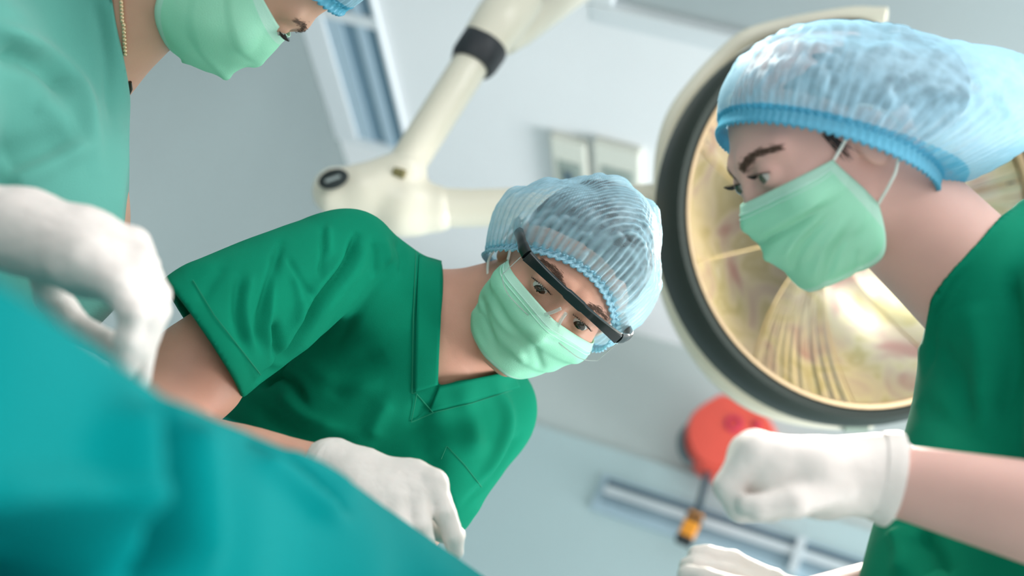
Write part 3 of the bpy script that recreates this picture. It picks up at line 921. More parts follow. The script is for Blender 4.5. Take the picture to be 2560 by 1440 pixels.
def make_cap(h, parent, material, tilt=28, H_=.135, puff=.16, back=.0, seed=1, ridges=0, gathers=70, cen=(0, .012, -.008), rx=.086, rm=.106, wob=.006, drop=0.0, band=.011, flare=1.0, hairs=None, bandmat=None, flop=0.0, sag=.25, eardrop=.0, res=(260, 90), taut=80):
    al = math.radians(tilt)
    nrm = np.array([0, math.cos(al), -math.sin(al)]); mm = np.array([0, math.sin(al), math.cos(al)]); xx = np.array([1., 0, 0])
    nphi, ns = res
    ph = np.linspace(0, 2 * PI, nphi, endpoint=False); s = np.linspace(0, 1, ns)
    PH, S_ = np.meshgrid(ph, s, indexing='ij')
    th = S_ * PI / 2
    rho = np.cos(th) ** .62 * (1 + puff * np.sin(PI * np.clip(S_ / .75, 0, 1)) ** .6)
    hgt = H_ * np.sin(th) ** 1.05
    ex = np.cos(PH); ez = np.sin(PH)                       # ez>0 front
    rho = rho * (1 + flop * (np.clip(-ex, 0, 1) ** 2 + .6 * np.clip(ex, 0, 1) ** 2) * np.sin(PI * np.clip(S_ / .5, 0, 1)))
    cx_ = rx * rho * ex; cz_ = rm * rho * ez
    bk = back * (np.sin(th) ** .8 * np.clip(-ez + .25, 0, 1) ** .8 + .75 * np.clip(-ez, 0, 1) * np.sin(PI * np.clip(S_, 0, 1)) ** .6)
    pos = np.asarray(cen) + cx_[..., None] * xx + cz_[..., None] * mm + (hgt - eardrop * ex ** 2 * (1 - S_) ** 3)[..., None] * nrm + bk[..., None] * np.array([0, -sag, -1.])
    dirv = ex[..., None] * xx * np.cos(th)[..., None] + ez[..., None] * mm * np.cos(th)[..., None] + np.sin(th)[..., None] * nrm
    fl = pos.reshape(-1, 3)
    fade = np.clip(S_ / .1, 0, 1)
    g = np.sin(PH * gathers + 1.3 * np.sin(PH * 9) + 3 * S_) * .0022 * np.exp(-S_ / .22) * (.35 + .65 * np.clip(S_ / .02, 0, 1))
    w = noise3(fl * 13, seed, 2).reshape(nphi, ns) * wob * fade
    w += (np.abs(noise3(fl * np.array([24, 15, 24]), seed + 5, 2)).reshape(nphi, ns) - .5) * wob * .8 * fade
    if ridges:
        coord = (cz_ + .25 * cx_)
        w += (rg := np.sin(coord * ridges + 2.2 * noise3(fl * 9, seed + 9, 1).reshape(nphi, ns))) * .0013 * np.clip((S_ - .22) / .15, 0, 1)
    for _ in range(4):                                     # keep clear of the hair
        q = pos.reshape(-1, 3).astype(np.float32)
        dd = np.minimum(h.sdf(q, False) / h.k, hairs(q) if hairs else 9).reshape(nphi, ns)
        pos = pos + dirv * np.maximum(0, (.0045 + .0015 * w / wob) * fade - dd)[..., None]
    for _ in range(2):
        pos[:, 1:-1] = .5 * pos[:, 1:-1] + .125 * (pos[:, :-2] + pos[:, 2:] + np.roll(pos, 1, 0)[:, 1:-1] + np.roll(pos, -1, 0)[:, 1:-1])
    for _ in range(3):
        q = pos.reshape(-1, 3).astype(np.float32)
        dd = np.minimum(h.sdf(q, False) / h.k, hairs(q) if hairs else 9).reshape(nphi, ns)
        pos = pos + dirv * np.maximum(0, .0045 * fade - dd)[..., None]
    for _ in range(taut):                                    # taut cloth: fill the hollows outwards
        lap = np.zeros_like(pos)
        lap[:, 1:-1] = .25 * (pos[:, :-2] + pos[:, 2:] + np.roll(pos, 1, 0)[:, 1:-1] + np.roll(pos, -1, 0)[:, 1:-1]) - pos[:, 1:-1]
        pos = pos + dirv * np.maximum(0, (lap * dirv).sum(-1) - .00002)[..., None]
    w2 = w if ridges else .6 * w
    pos = pos + dirv * (g + np.maximum(w2, -.0015))[..., None]
    uv = np.stack([PH.ravel() / (2 * PI), S_.ravel()], 1)
    gat = .5 + .5 * np.sin(PH * gathers + 1.3 * np.sin(PH * 9) + 3 * S_)
    thick = np.clip(1 - S_ / .3, 0, 1) * (.45 + .55 * gat) + .35 * np.clip(noise3(fl * 60, seed + 2, 2).reshape(nphi, ns), 0, 1)
    if ridges: thick = thick + np.clip(rg - .35, 0, 1) * 1.1 * np.clip((S_ - .2) / .15, 0, 1)
    else: thick = thick + np.clip(np.sin((cz_ + .3 * hgt) * 420 + 3 * noise3(fl * 18, seed + 8, 2).reshape(nphi, ns)) - .1, 0, 1) * .5
    c = obj('bouffant_cap', h.cam(pos.reshape(-1, 3)), grid_faces(nphi, ns, True), material, parent, uv=uv)
    at = c.data.attributes.new('thick', 'FLOAT', 'POINT'); at.data.foreach_set('value', np.clip(thick, 0, 1).ravel().astype(np.float32))
    # gathered elastic edge
    nb_ = 7
    tt = np.linspace(-.2, 1, nb_)
    B_ = np.zeros((nphi, nb_, 3))
    for j, t_ in enumerate(tt):
        rr = 1 + .014 + .01 * np.sin(ph * gathers * 1.0) + .02 * abs(t_ - .4) * flare
        B_[:, j] = np.asarray(cen) + (rx * rr * np.cos(ph))[:, None] * xx + (rm * rr * np.sin(ph))[:, None] * mm + (band * (t_ - .55) - eardrop * np.cos(ph) ** 2 + .0018 * np.sin(ph * gathers + j * 1.4))[:, None] * nrm
    bd = obj('elastic_band', h.cam(B_.reshape(-1, 3)), grid_faces(nphi, nb_, True), bandmat or M_capband, c, uv=np.zeros((nphi * nb_, 2)))
    sol = bd.modifiers.new('thickness', 'SOLIDIFY'); sol.thickness = .0016; sol.offset = 1
    return c


def hair_fn(r=(.078, .093, .100), c=(0, .034, -.018), cen=(0, .012, -.008), tilt=28, gap=.016, bun=None):
    al = math.radians(tilt); n = np.array([0, math.cos(al), -math.sin(al)], np.float32); c0 = np.array(cen, np.float32)

    def f(p):
        d = ell(p, c, r)
        if bun: d = smin(d, ell(p, bun[0], bun[1]), .03)
        return smax(d, gap - (p - c0) @ n, .006)
    return f


def make_hair(h, parent, fn, pad=.2):
    V, Q = mesh_sdf(lambda p: fn(h.loc(p)) * h.k, h.c - pad, h.c + pad, .004, 2)
    V = V + normals(V, Q) * (.0012 * noise3(V * 45, 5, 2))[:, None]
    return obj('hair', V, Q, M_hair, parent)


def make_eyes(h, body_parent, iris, gaze=(0, -.35, 1), sides=(-1, 1)):
    g = np.array(gaze, float); g /= np.linalg.norm(g)
    for sd in sides:
        c = np.array([sd * .031, -.001, .0768])
        b = MB(); b.lathe(h.cam(c), h.R @ g, [(.0125 * h.k * math.sin(a), .0125 * h.k * math.cos(a)) for a in np.linspace(0.001, PI - .001, 24)], 32)
        e = b.build('eyeball', M_white, body_parent, space='cam')
        b = MB(); b.lathe(h.cam(c), h.R @ g, [(.0127 * h.k * math.sin(a), .0127 * h.k * math.cos(a)) for a in np.linspace(0.001, .62, 8)], 32)
        b.build('iris', iris, e, space='cam')
        b = MB(); b.lathe(h.cam(c), h.R @ g, [(.0129 * h.k * math.sin(a), .0129 * h.k * math.cos(a)) for a in np.linspace(0.001, .22, 6)], 24)
        b.build('pupil', M_pupil, e, space='cam')


def make_brow(h, parent, sd, pts, thick=.0028, n=60, seed=0, lift=.0, name='eyebrow', mat_=None):
    """short hairs along a line in local coordinates, set on the face"""
    r = np.random.default_rng(seed)
    P_ = np.array(catmull([np.array(p, float) for p in pts], 12))
    b = MB()
    for i in range(n):
        f = r.uniform(0, 1); k = f * (len(P_) - 1); a = P_[int(k)]
        a = a + np.array([r.normal() * .0012, r.normal() * thick * .6 * (1 - .5 * f), 0])
        o = np.array([[0, a[1], -.012]]); d = np.array([[a[0], 0, a[2] + .012]]); d /= np.linalg.norm(d)
        t = h.trace(o, d)[0]
        p0 = o[0] + d[0] * (t - .0004)
        tip = p0 + np.array([sd * r.uniform(.003, .006), r.uniform(.0002, .0022) - f * .003, -.001 - .003 * f]) + d[0] * .0006
        b.tube([h.cam(p0), h.cam((p0 + tip) / 2 + d[0] * .0006), h.cam(tip)], [.00020 * h.k, .00018 * h.k, .00008], 4, caps=False)
    return b.build(name, mat_ or M_brow, parent, space='cam')


def make_lashes(h, parent, sd, n=14, seed=0, L=.007):
    r = np.random.default_rng(seed)
    b = MB()
    c = np.array([sd * .031, -.001, .0765])
    for i in range(n):
        a = np.radians(-62 + 124 * i / (n - 1))
        e = math.radians(15) * math.cos(a * 1.2)
        d = np.array([math.sin(a) * math.cos(e), math.sin(e), math.cos(a) * math.cos(e)])
        p0 = c + d * .0138; p1 = p0 + d * L * .7 + np.array([0, -.001, 0]); p2 = p0 + d * L + np.array([0, .0012, 0])
        b.tube([h.cam(p0), h.cam(p1), h.cam(p2)], [.0005, .0004, .0001], 4, caps=False)
    return b.build('eyelashes', mat('lash_black' + str(seed), srgb(26, 20, 20), .6), parent, space='cam')


def chains(p, groups, k):
    """smooth union of jointed chains: each a list of (point, radius)"""
    d = None
    for ch in groups:
        for (a, ra), (b, rb) in zip(ch[:-1], ch[1:]):
            e = cap(p, a, b, ra, rb)
            d = e if d is None else smin(d, e, k)
    return d


def fingers_union(p, palm, fingers, kp=.011, kf=.003, join=.0045):
    d = chains(p, palm, kp)
    for f in fingers:
        e = chains(p, [f], kf)
        d = smin(d, e, join)
    return d


def bounds(groups, pad=.03):
    A = np.array([q[0] for g in groups for q in g])
    return A.min(0) - pad, A.max(0) + pad


def wrinkle(V, Q, a=.0006, sc=40, seed=2):
    N = normals(V, Q)
    return V + N * (a * noise3(V * sc, seed, 3))[:, None]


def make_glove(parent, palm, fingers, h=.0022, seed=2, cuff=None, a=.0007):
    lo, hi = bounds(palm + fingers, .07)
    V, Q = mesh_sdf(lambda p: fingers_union(p, palm, fingers), lo, hi, h, 2)
    V = wrinkle(V, Q, a, 35, seed)
    g = obj('glove', V, Q, M_glove, parent)
    if cuff is not None:
        c, ax, r, fl = cuff
        ax = np.asarray(ax, float) / np.linalg.norm(ax)
        b = MB(); b.lathe(c, ax, [(r * .97, .012), (r * 1.02, .004), (r * 1.05, 0), (r * 1.05, -.003), (r * 1.0, -.004), (r * .9, .0)], 48)
        o = b.build('cuff', M_glove, g, space='cam')
    return g


def ground(p):
    """camera point -> the same spot on the floor, world"""
    w = tow(p); return np.array([w[0], w[1], 0])


def legs(parent, hip, cloth, facing, spread=.1):
    """trousers and shoes below a hip point (camera space); facing: horizontal world direction"""
    w = tow(hip); f = np.array([facing[0], facing[1], 0.]); f /= np.linalg.norm(f); sd = np.array([-f[1], f[0], 0])
    Lg = []
    for s in (-1, 1):
        a = w + sd * s * .085; kn = w * 1 + sd * s * .10 + f * .03; kn[2] = w[2] * .52; an = w + sd * s * .11 - f * .01; an[2] = .07
        Lg.append((a, kn, an))

    def fn(p):
        q = p
        d = ell(q, w + np.array([0, 0, .03]), (.17, .17, .14))
        for a, kn, an in Lg:
            e = smin(cap(q, a, kn, .095, .072), cap(q, kn, an + np.array([0, 0, .03]), .072, .075), .03)
            d = smin(d, e, .03)
        return smax(d, .06 - q[:, 2], .004)
    V, Q = mesh_sdf(fn, (w[0] - .35, w[1] - .35, 0.0), (w[0] + .35, w[1] + .35, w[2] + .2), .011, 3)
    V = V + normals(V, Q) * (.004 * noise3(V * np.array([6, 6, 2.5]), 11, 2))[:, None]
    obj('trousers', V, Q, cloth, parent, space='world')
    for a, kn, an in Lg:
        c = np.array([an[0], an[1], .0])
        V, Q = mesh_sdf(lambda p: smax(smin(ell(p, c + f * .07 + np.array([0, 0, .03]), (.055, .055, .045)), cap(p, c - f * .03 + np.array([0, 0, .04]), c + f * .1 + np.array([0, 0, .03]), .045, .042), .03), -p[:, 2], .003), c - .2, c + np.array([.25, .25, .15]), .007, 2)
        obj('shoe', V, Q, M_shoe, parent, space='world')


from mathutils.bvhtree import BVHTree


def caster(V, Q):
    t = BVHTree.FromPolygons([tuple(v) for v in V], [tuple(q) for q in Q])

    def f(px, py, off=.002):
        d = P(px, py, 1.0); d = d / np.linalg.norm(d)
        l, n, i, t_ = t.ray_cast((0, 0, 0), tuple(d))
        if l is None: return None
        return np.array(l) - d * off
    return f


def patch(name, hit, A, B, m, parent, nA=40, nB=8, off=.002):
    """a sewn band that lies on the cloth between two drawn lines"""
    A = np.array(A, float); B = np.array(B, float)
    def res(L):
        d = np.r_[0, np.cumsum(np.linalg.norm(np.diff(L, axis=0), axis=1))]; t = np.linspace(0, d[-1], nA)
        return np.stack([np.interp(t, d, L[:, k]) for k in (0, 1)], 1)
    a, b = res(A), res(B)
    V = np.zeros((nA, nB, 3)); ok = np.ones((nA, nB), bool)
    for i in range(nA):
        for j in range(nB):
            q = a[i] + (b[i] - a[i]) * j / (nB - 1)
            r = hit(q[0], q[1], off)
            if r is None: ok[i, j] = False; r = V[i, j - 1] if j else (V[i - 1, j] if i else np.zeros(3))
            V[i, j] = r
    # ignore depth jumps
    rows = ok.all(1); best = (0, 0); i = 0
    while i < nA:
        j = i
        while j < nA and rows[j] and (j == i or np.linalg.norm(V[j] - V[j - 1], axis=1).max() < .05): j += 1
        if j - i > best[1] - best[0]: best = (i, j)
        i = max(j, i + 1)
    V = V[best[0]:best[1]]
    o = obj(name, V.reshape(-1, 3), grid_faces(len(V), nB), m, parent)
    s = o.modifiers.new('thickness', 'SOLIDIFY'); s.thickness = .0015; s.offset = 0
    return o


def seam(name, hit, pts, r, m, parent, off=.0012, n=60):
    A = np.array(pts, float); d = np.r_[0, np.cumsum(np.linalg.norm(np.diff(A, axis=0), axis=1))]; t = np.linspace(0, d[-1], n)
    q = np.stack([np.interp(t, d, A[:, k]) for k in (0, 1)], 1)
    L = [hit(x, y, off) for x, y in q]; L = [l for l in L if l is not None]
    if len(L) < 3: return
    b = MB(); b.tube(L, r, 6); return b.build(name, m, parent, space='cam')

# ------------------------------------------------------------------ the surgeon in the middle
EYE = P(1405, 760, 1.585)
hs_up = np.array([.715, .70, 0]); fwd0 = np.array([0, 0, 1.0]); dn = -hs_up; rt = np.array([.70, -.715, 0])
hd = Head(EYE, 0, hs_up + np.array([0, 0, .33]), fwd0 * .93 + dn * .31 + rt * .2)
hipS = P(905, 1000, 1.86) + DOWN * .36
A_ = ground(hipS)
doc = empty('person', tuple(A_))
tag(doc, 'person in dark green scrubs, safety glasses and sheer blue cap, leaning over the drape', 'person')


def torsoS(p):
    d = cap(p, P(880, 655, 1.64), P(1050, 830, 1.73), .056, .078)
    d = smin(d, cap(p, P(1050, 850, 1.74), P(1222, 1030, 1.80), .078, .056), .05)
    d = smin(d, ell(p, P(960, 985, 1.78), (.135, .135, .12)), .07)
    d = smin(d, ell(p, P(800, 1070, 1.78), (.125, .14, .12)), .06)
    d = smin(d, cap(p, P(960, 990, 1.80), hipS, .14, .16), .06)
    return d


def armR(p):
    d = cap(p, P(868, 655, 1.635), P(610, 800, 1.53), .040, .043)
    d = smin(d, cap(p, P(610, 800, 1.53), P(492, 932, 1.475), .043, .0495), .02)
    d = smin(d, cap(p, P(492, 932, 1.475), P(345, 1105, 1.41), .0495, .042), .02)
    d = smin(d, cap(p, P(345, 1105, 1.41), P(850, 1192, 1.365), .043, .0265), .015)
    return d


LA = [P(1222, 1035, 1.80), P(1085, 1200, 1.68), P(960, 1380, 1.56), P(800, 1385, 1.45)]


def armL(p):
    d = cap(p, LA[0], LA[1], .046, .05)
    d = smin(d, cap(p, LA[1], LA[2], .05, .043), .02)
    return smin(d, cap(p, LA[2], LA[3], .043, .028), .015)


def neckS(p):
    nk = cap(p, hd.cam((0, -.05, -.03)).astype(np.float32), P(1060, 830, 1.725), .056, .064)
    return smin(nk, cap(p, hd.cam((0, -.07, -.02)), P(1075, 900, 1.70), .045, .05), .03)


def bodyS(p):
    h = hd.sdf(hd.loc(p))
    nk = neckS(p)
    t = torsoS(p) + .018
    d = smin(nk, t, .035)
    d = smin(h, d, .022)
    d = smin(d, armR(p), .012)
    return smin(d, armL(p), .012)


V, Q = mesh_sdf(bodyS, P(150, 1500, 1.45) - np.array([.0, .12, .62]), P(1720, 420, 1.62) + np.array([.03, .02, .4]), .0028, 2)
V = V + normals(V, Q) * (.0012 * noise3(V * 14, 3, 2))[:, None] * (np.linalg.norm(V - hd.c, axis=1) > .16)[:, None]
body = obj('body', V, Q, M_skin, doc)

n_hem = np.array([-.80, -.54, .26]); n_hem /= np.linalg.norm(n_hem)
hemP = P(512, 860, 1.48)


def scrubS(p, opening=True):
    t = smin(torsoS(p), neckS(p) - .005, .03)
    q = proj(p.astype(float))
    sl = cap(p, P(868, 640, 1.63), P(480, 872, 1.46), .051, .0735)
    sl = smin(sl, cap(p, P(806, 655, 1.61), P(540, 800, 1.49), .0525, .0655), .02)
    sl = smax(sl, (p - hemP.astype(np.float32)) @ n_hem.astype(np.float32), .002)
    d = smin(t, sl, .018)
    sl2 = cap(p, P(1222, 1035, 1.80), P(1070, 1215, 1.67), .057, .066)
    n2 = (LA[1] - LA[0]) / np.linalg.norm(LA[1] - LA[0])
    sl2 = smax(sl2, (p - P(1040, 1260, 1.64).astype(np.float32)) @ n2.astype(np.float32), .002)
    d = smin(d, sl2, .02)
    # open sleeves
    inn = cap(p, P(868, 640, 1.63), P(480, 872, 1.46), .040, .062)
    d = np.maximum(d, -np.maximum(inn, -((p - (hemP - n_hem * .05).astype(np.float32)) @ n_hem.astype(np.float32))))
    # neck opening
    if not opening: return d
    poly = [(1107, 560), (1107, 700), (1104, 800), (1097, 962), (1180, 945), (1320, 918), (1500, 900), (1500, 560)]
    cut = inpoly(q, poly) * (-p[:, 2]) / F
    return np.maximum(d, -cut)


strokesS = [
    ([(890, 590), (866, 658), (797, 752), (747, 841), (712, 897), (655, 962)], 9, -.0125), ([(912, 605), (888, 672), (820, 768), (770, 855), (735, 910)], 20, .006), ([(862, 640), (780, 735), (720, 840), (680, 905)], 14, .005),
    ([(806, 570), (806, 640), (797, 700)], 6, -.004), ([(822, 565), (822, 640)], 8, .003),
    ([(700, 612), (678, 698), (648, 807), (655, 880)], 12, -.008), ([(686, 665), (673, 797), (678, 890)], 9, .005), ([(687, 806), (690, 850), (694, 905)], 11, -.011),
    ([(600, 690), (592, 797), (618, 880)], 12, -.006), ([(628, 690), (613, 777), (637, 880)], 11, .004), ([(718, 640), (756, 708), (784, 750)], 8, -.0035), ([(735, 690), (748, 760), (735, 820)], 10, .004),
    ([(934, 606), (938, 650), (940, 695)], 9, -.0045), ([(992, 598), (1008, 650), (1000, 700)], 10, -.0045), ([(962, 600), (975, 660)], 10, .003),
    ([(990, 650), (895, 777), (836, 866)], 13, -.0035), ([(560, 660), (520, 720), (500, 760)], 16, -.003),
    ([(650, 962), (690, 938), (730, 958), (765, 1015)], 12, -.012), ([(700, 985), (760, 1040), (860, 1080)], 17, .007), ([(640, 1020), (760, 1090), (900, 1110)], 20, -.008),
    ([(1060, 1000), (1060, 1100), (1090, 1200)], 30, -.008), ([(1150, 960), (1180, 1060), (1190, 1150)], 26, .007),
    ([(1240, 960), (1270, 1050), (1240, 1150), (1180, 1240)], 15, .008), ([(1300, 1090), (1240, 1180), (1160, 1260)], 11, -.008), ([(1320, 1130), (1260, 1220), (1170, 1300)], 8, .005),
    ([(830, 1000), (880, 930), (960, 880)], 30, -.005), ([(970, 1000), (940, 1060), (930, 1100)], 22, .007), ([(760, 900), (840, 950), (960, 960)], 24, .005)]
V, Q = mesh_sdf(scrubS, P(300, 1750, 1.5) - np.array([0, .1, .62]), P(1400, 500, 1.62) + np.array([.03, .02, .4]), .003, 2)
N = normals(V, Q)
away = np.abs((V - hemP) @ n_hem) > .02
V = V + N * (.003 * noise3(V * np.array([9, 9, 5]), 5, 2) * away)[:, None]
V = folds(V, N, strokesS)
V = relax(V, Q, 1)
scrub = obj('scrub_top', V, Q, M_scrub, doc)
V, Q = mesh_sdf(lambda p: scrubS(p, False), P(300, 1750, 1.5) - np.array([0, .1, .62]), P(1400, 500, 1.62) + np.array([.03, .02, .4]), .004, 2)
N = normals(V, Q)
V = V + N * (.003 * noise3(V * np.array([9, 9, 5]), 5, 2) * (np.abs((V - hemP) @ n_hem) > .02))[:, None]
V = relax(folds(V, N, strokesS), Q, 1)
hit = caster(V, Q)
patch('neckband', hit, [(1104, 645), (1102, 800), (1094, 962)], [(1048, 628), (1040, 800), (1036, 980)], M_scrub, scrub, off=.0022)
patch('neckband', hit, [(1098, 966), (1180, 948), (1262, 932), (1288, 928)], [(1072, 1030), (1160, 1006), (1270, 978), (1300, 968)], M_scrub, scrub, off=.0016)
seam('stitching', hit, [(1040, 630), (1033, 800), (1030, 985), (1040, 980)], .0005, M_stitch, scrub)
seam('stitching', hit, [(1042, 985), (1083, 1032), (1028, 1056), (1042, 985)], .0005, M_stitch, scrub, off=.003)
seam('stitching', hit, [(1083, 1032), (1180, 1008), (1280, 976)], .00045, M_stitch, scrub)
seam('stitching', hit, [(482, 700), (536, 789), (600, 870), (652, 937)], .0005, M_stitch, scrub, off=.0026)
seam('stitching', hit, [(1103, 1148), (1117, 1115), (1160, 1160), (1205, 1218)], .00045, M_stitch, scrub, off=.002)

legs(doc, hipS, M_scrub, (tow(EYE) - tow(hipS))[:2] * 1)

# hair under the cap
hairS = hair_fn(cen=(0, -.012, -.006), tilt=34, gap=.017)
make_hair(hd, body, hairS, .17)
make_eyes(hd, body, M_iris, (.05, -.45, 1))
for sd in (-1, 1):
    make_brow(hd, body, sd, [(sd * .014, .0185, .09), (sd * .03, .024, .085), (sd * .047, .02, .07)], seed=3 + sd, n=420, thick=.0038)
    make_lashes(hd, body, sd, 14, 5 + sd, .005)
mk, G = make_mask(hd, doc, 1, 61, .111, low=7, strokes=[([(1200, 735), (1216, 800), (1240, 870)], 8, -.003), ([(1222, 740), (1250, 800), (1290, 838)], 10, .003), ([(1240, 760), (1275, 815), (1340, 850)], 10, -.0026),
    ([(1290, 835), (1350, 828), (1420, 850)], 10, .002), ([(1335, 865), (1345, 895), (1356, 925)], 8, -.003), ([(1185, 770), (1190, 830), (1220, 890)], 8, .0025), ([(1300, 880), (1310, 910)], 8, .002)])
make_loops(hd, mk, G)
M_capband2 = sheet_mat('pale_cap_elastic', srgb(180, 228, 244), srgb(180, 228, 244), v_edge=-1, translucency=.45)
make_cap(hd, doc, M_cap, tilt=34, H_=.134, puff=.13, back=.01, seed=2, ridges=1300, gathers=64, cen=(0, -.012, -.006), rx=.0885, rm=.107, wob=.006, hairs=hairS, flop=.21, eardrop=.026, res=(440, 150), bandmat=M_capband2, band=.006)
# safety glasses
M_edge = mat('lens_edge_plastic', srgb(196, 204, 200), .15, alpha=.55, coat=.5)
M_pad = mat('clear_nose_pad', srgb(214, 226, 222), .08, alpha=.38, coat=.8, spec=.8)
gls = MB()
gz = lambda x: .112 - 2.6 * x * x - 60 * x ** 4 * 1.2
xs = np.linspace(-.071, .071, 41)
top = lambda x: .022 - .6 * x * x
b = MB()
V = []
for x in xs:
    z = gz(x); y = top(x)
    hh = .0048 + .0012 * (abs(x) < .012) + .0022 * (abs(x) / .071) ** 3
    V += [np.array([x, y + hh, z - .002]), np.array([x, y + hh * .8, z + .0035]), np.array([x, y - hh, z + .0035]), np.array([x, y - hh, z - .002])]
Fc = [(i * 4 + k, i * 4 + (k + 1) % 4, (i + 1) * 4 + (k + 1) % 4, (i + 1) * 4 + k) for i in range(40) for k in range(4)] + [(0, 3, 2, 1), (160, 161, 162, 163)]
b.add([hd.cam(v) for v in V], Fc)
glasses = b.build('safety_glasses', M_blackpl, doc, space='cam', bevel=.0008)
for sd in (-1, 1):
    b = MB()
    L = [np.array([sd * .071, top(.071), gz(.071) - .001]), np.array([sd * .079, top(.071) + .001, gz(.071) - .012]), np.array([sd * .0855, top(.071) + .002, gz(.071) - .03]), np.array([sd * .0875, .012, .02]), np.array([sd * .0865, .006, -.02])]
    b.tube([hd.cam(q) for q in catmull(L, 5)], [.0072] * 6 + [.0062] * 15, 14, flat=.5, side=hd.R @ np.array([0, 1., 0]))
    b.build('temple', M_blackpl, glasses, space='cam')
    # clear lens with side wrap
    n_, m_ = 21, 11
    V = []
    for i in range(n_):
        x = sd * (.004 + (.074 - .004) * i / (n_ - 1))
        for j in range(m_):
            f = j / (m_ - 1)
            ax_ = abs(x)
            bot = -.026 + .018 * math.exp(-(ax_ / .012) ** 2) + .010 * max(0, (ax_ - .05) / .024) ** 2
            V.append(hd.cam((x, top(x) - .003 + (bot - top(x)) * f, gz(x) + .001 - .004 * f)))
    l = obj('lens', V, grid_faces(n_, m_), M_lens, glasses)
    b = MB(); b.tube([V[i * m_ + m_ - 1] for i in range(n_)] + [V[(n_ - 1) * m_ + j] for j in range(m_ - 2, 0, -1)], .0006, 6); b.build('lens_edge', M_edge, l, space='cam')
    b = MB(); pts = [np.array([sd * .004, .004, gz(0) + .0]), np.array([sd * .0065, -.006, gz(0) - .003]), np.array([sd * .0105, -.016, gz(.01) - .006]), np.array([sd * .0135, -.022, gz(.012) - .008])]
    b.tube([hd.cam(q) for q in catmull(pts, 5)], .0021, 10); b.build('nose_pad', M_pad, glasses, space='cam')

# gloved right hand, reaching over the drape
w0 = P(828, 1178, 1.366)
palm = [[(w0, .0285), (P(900, 1200, 1.36), .029), (P(1030, 1205, 1.35), .020), (P(1080, 1212, 1.335), .016)],
        [(w0, .0285), (P(1000, 1235, 1.335), .021), (P(1045, 1250, 1.325), .0155)],
        [(w0, .027), (P(960, 1245, 1.325), .019), (P(990, 1268, 1.315), .015)],
        [(w0, .026), (P(900, 1235, 1.325), .018), (P(935, 1275, 1.31), .014)]]
fing = [[(P(1080, 1212, 1.335), .0145), (P(1112, 1285, 1.32), .0112), (P(1134, 1345, 1.315), .0098), (P(1140, 1378, 1.315), .0080)],
        [(P(1042, 1250, 1.325), .0138), (P(1052, 1320, 1.30), .0106), (P(1070, 1385, 1.30), .0094), (P(1085, 1415, 1.31), .0080)],
        [(P(988, 1268, 1.315), .0132), (P(1000, 1335, 1.29), .0104), (P(1040, 1400, 1.29), .0095), (P(1062, 1425, 1.30), .008)],
        [(P(932, 1275, 1.31), .0118), (P(945, 1330, 1.285), .0094), (P(985, 1385, 1.285), .0085), (P(1005, 1405, 1.29), .0075)],
        [(P(930, 1240, 1.36), .016), (P(1040, 1290, 1.38), .0125), (P(1110, 1330, 1.36), .0108), (P(1141, 1338, 1.335), .009)]]
make_glove(doc, palm, fing, seed=4, cuff=(P(822, 1181, 1.366), P(860, 1196, 1.36) - P(826, 1183, 1.366), .0325, 0))
# the other hand, low behind the drape
w1 = LA[3]
d1_ = np.array([-1., .25, .05]); d1_ /= np.linalg.norm(d1_)
side = np.array([.1, .5, .8]); side -= d1_ * (side @ d1_); side /= np.linalg.norm(side); dnn = np.cross(d1_, side)
if dnn @ DOWN < 0: dnn = -dnn
palm = [[(w1, .029), (w1 + d1_ * .085 + side * (k - 1.5) * .02, .0155)] for k in range(4)]
fing = [[(w1 + d1_ * .085 + side * (k - 1.5) * .02, .0125), (w1 + d1_ * (.122 + .004 * (k in (1, 2))) + side * (k - 1.5) * .02 + dnn * .012, .0105), (w1 + d1_ * .138 + side * (k - 1.5) * .019 + dnn * .036, .0095), (w1 + d1_ * .136 + side * (k - 1.5) * .018 + dnn * .054, .008)] for k in range(4)]
fing.append([(w1 + d1_ * .03 + side * -.025, .014), (w1 + d1_ * .065 + side * -.05 + dnn * .015, .0115), (w1 + d1_ * .095 + side * -.05 + dnn * .03, .009)])
make_glove(doc, palm, fing, seed=6, h=.003)

# ------------------------------------------------------------------ the nurse on the right
hn = Head(P(1910, 437, 1.27), 1, np.array([-.43, .90, 0]), np.array([-.86, -.41, .22]), female=True, k=.96)
hipN = P(2690, 900, 1.42) + DOWN * .42
nur = empty('person', tuple(ground(hipN)))
tag(nur, 'person in dark green scrubs with blue bouffant cap, face in front of the surgical lamp', 'person')
NA = [P(2760, 900, 1.20), P(2790, 1330, 1.06), P(2215, 1195, 1.15)]
NB = [P(2500, 860, 1.50), P(2470, 1420, 1.43), P(1990, 1530, 1.27)]


def torsoN(p):
    d = cap(p, P(2685, 860, 1.40), hipN, .128, .15)
    d = smin(d, cap(p, P(2640, 700, 1.42), P(2660, 860, 1.40), .085, .12), .05)
    d = smin(d, cap(p, P(2740, 790, 1.26), P(2560, 760, 1.54), .07, .06), .05)
    d = smin(d, ell(p, P(2550, 960, 1.36), (.065, .08, .075)), .05)
    return d


def neckN(p):
    nk = cap(p, hn.cam((0, -.04, -.03)), P(2480, 720, 1.40), .051, .058)
    return smin(nk, cap(p, hn.cam((0, -.06, -.02)), P(2470, 800, 1.38), .042, .05), .03)


def bodyN(p):
    h = hn.sdf(hn.loc(p))
    nk = neckN(p)
    d = smin(h, smin(nk, torsoN(p) + .018, .03), .02)
    a = smin(cap(p, NA[0], NA[1], .040, .044), cap(p, NA[1], NA[2], .046, .0285), .02)
    b = smin(cap(p, NB[0], NB[1], .03, .033), cap(p, NB[1], NB[2], .038, .027), .02)
    return smin(smin(d, a, .012), b, .012)


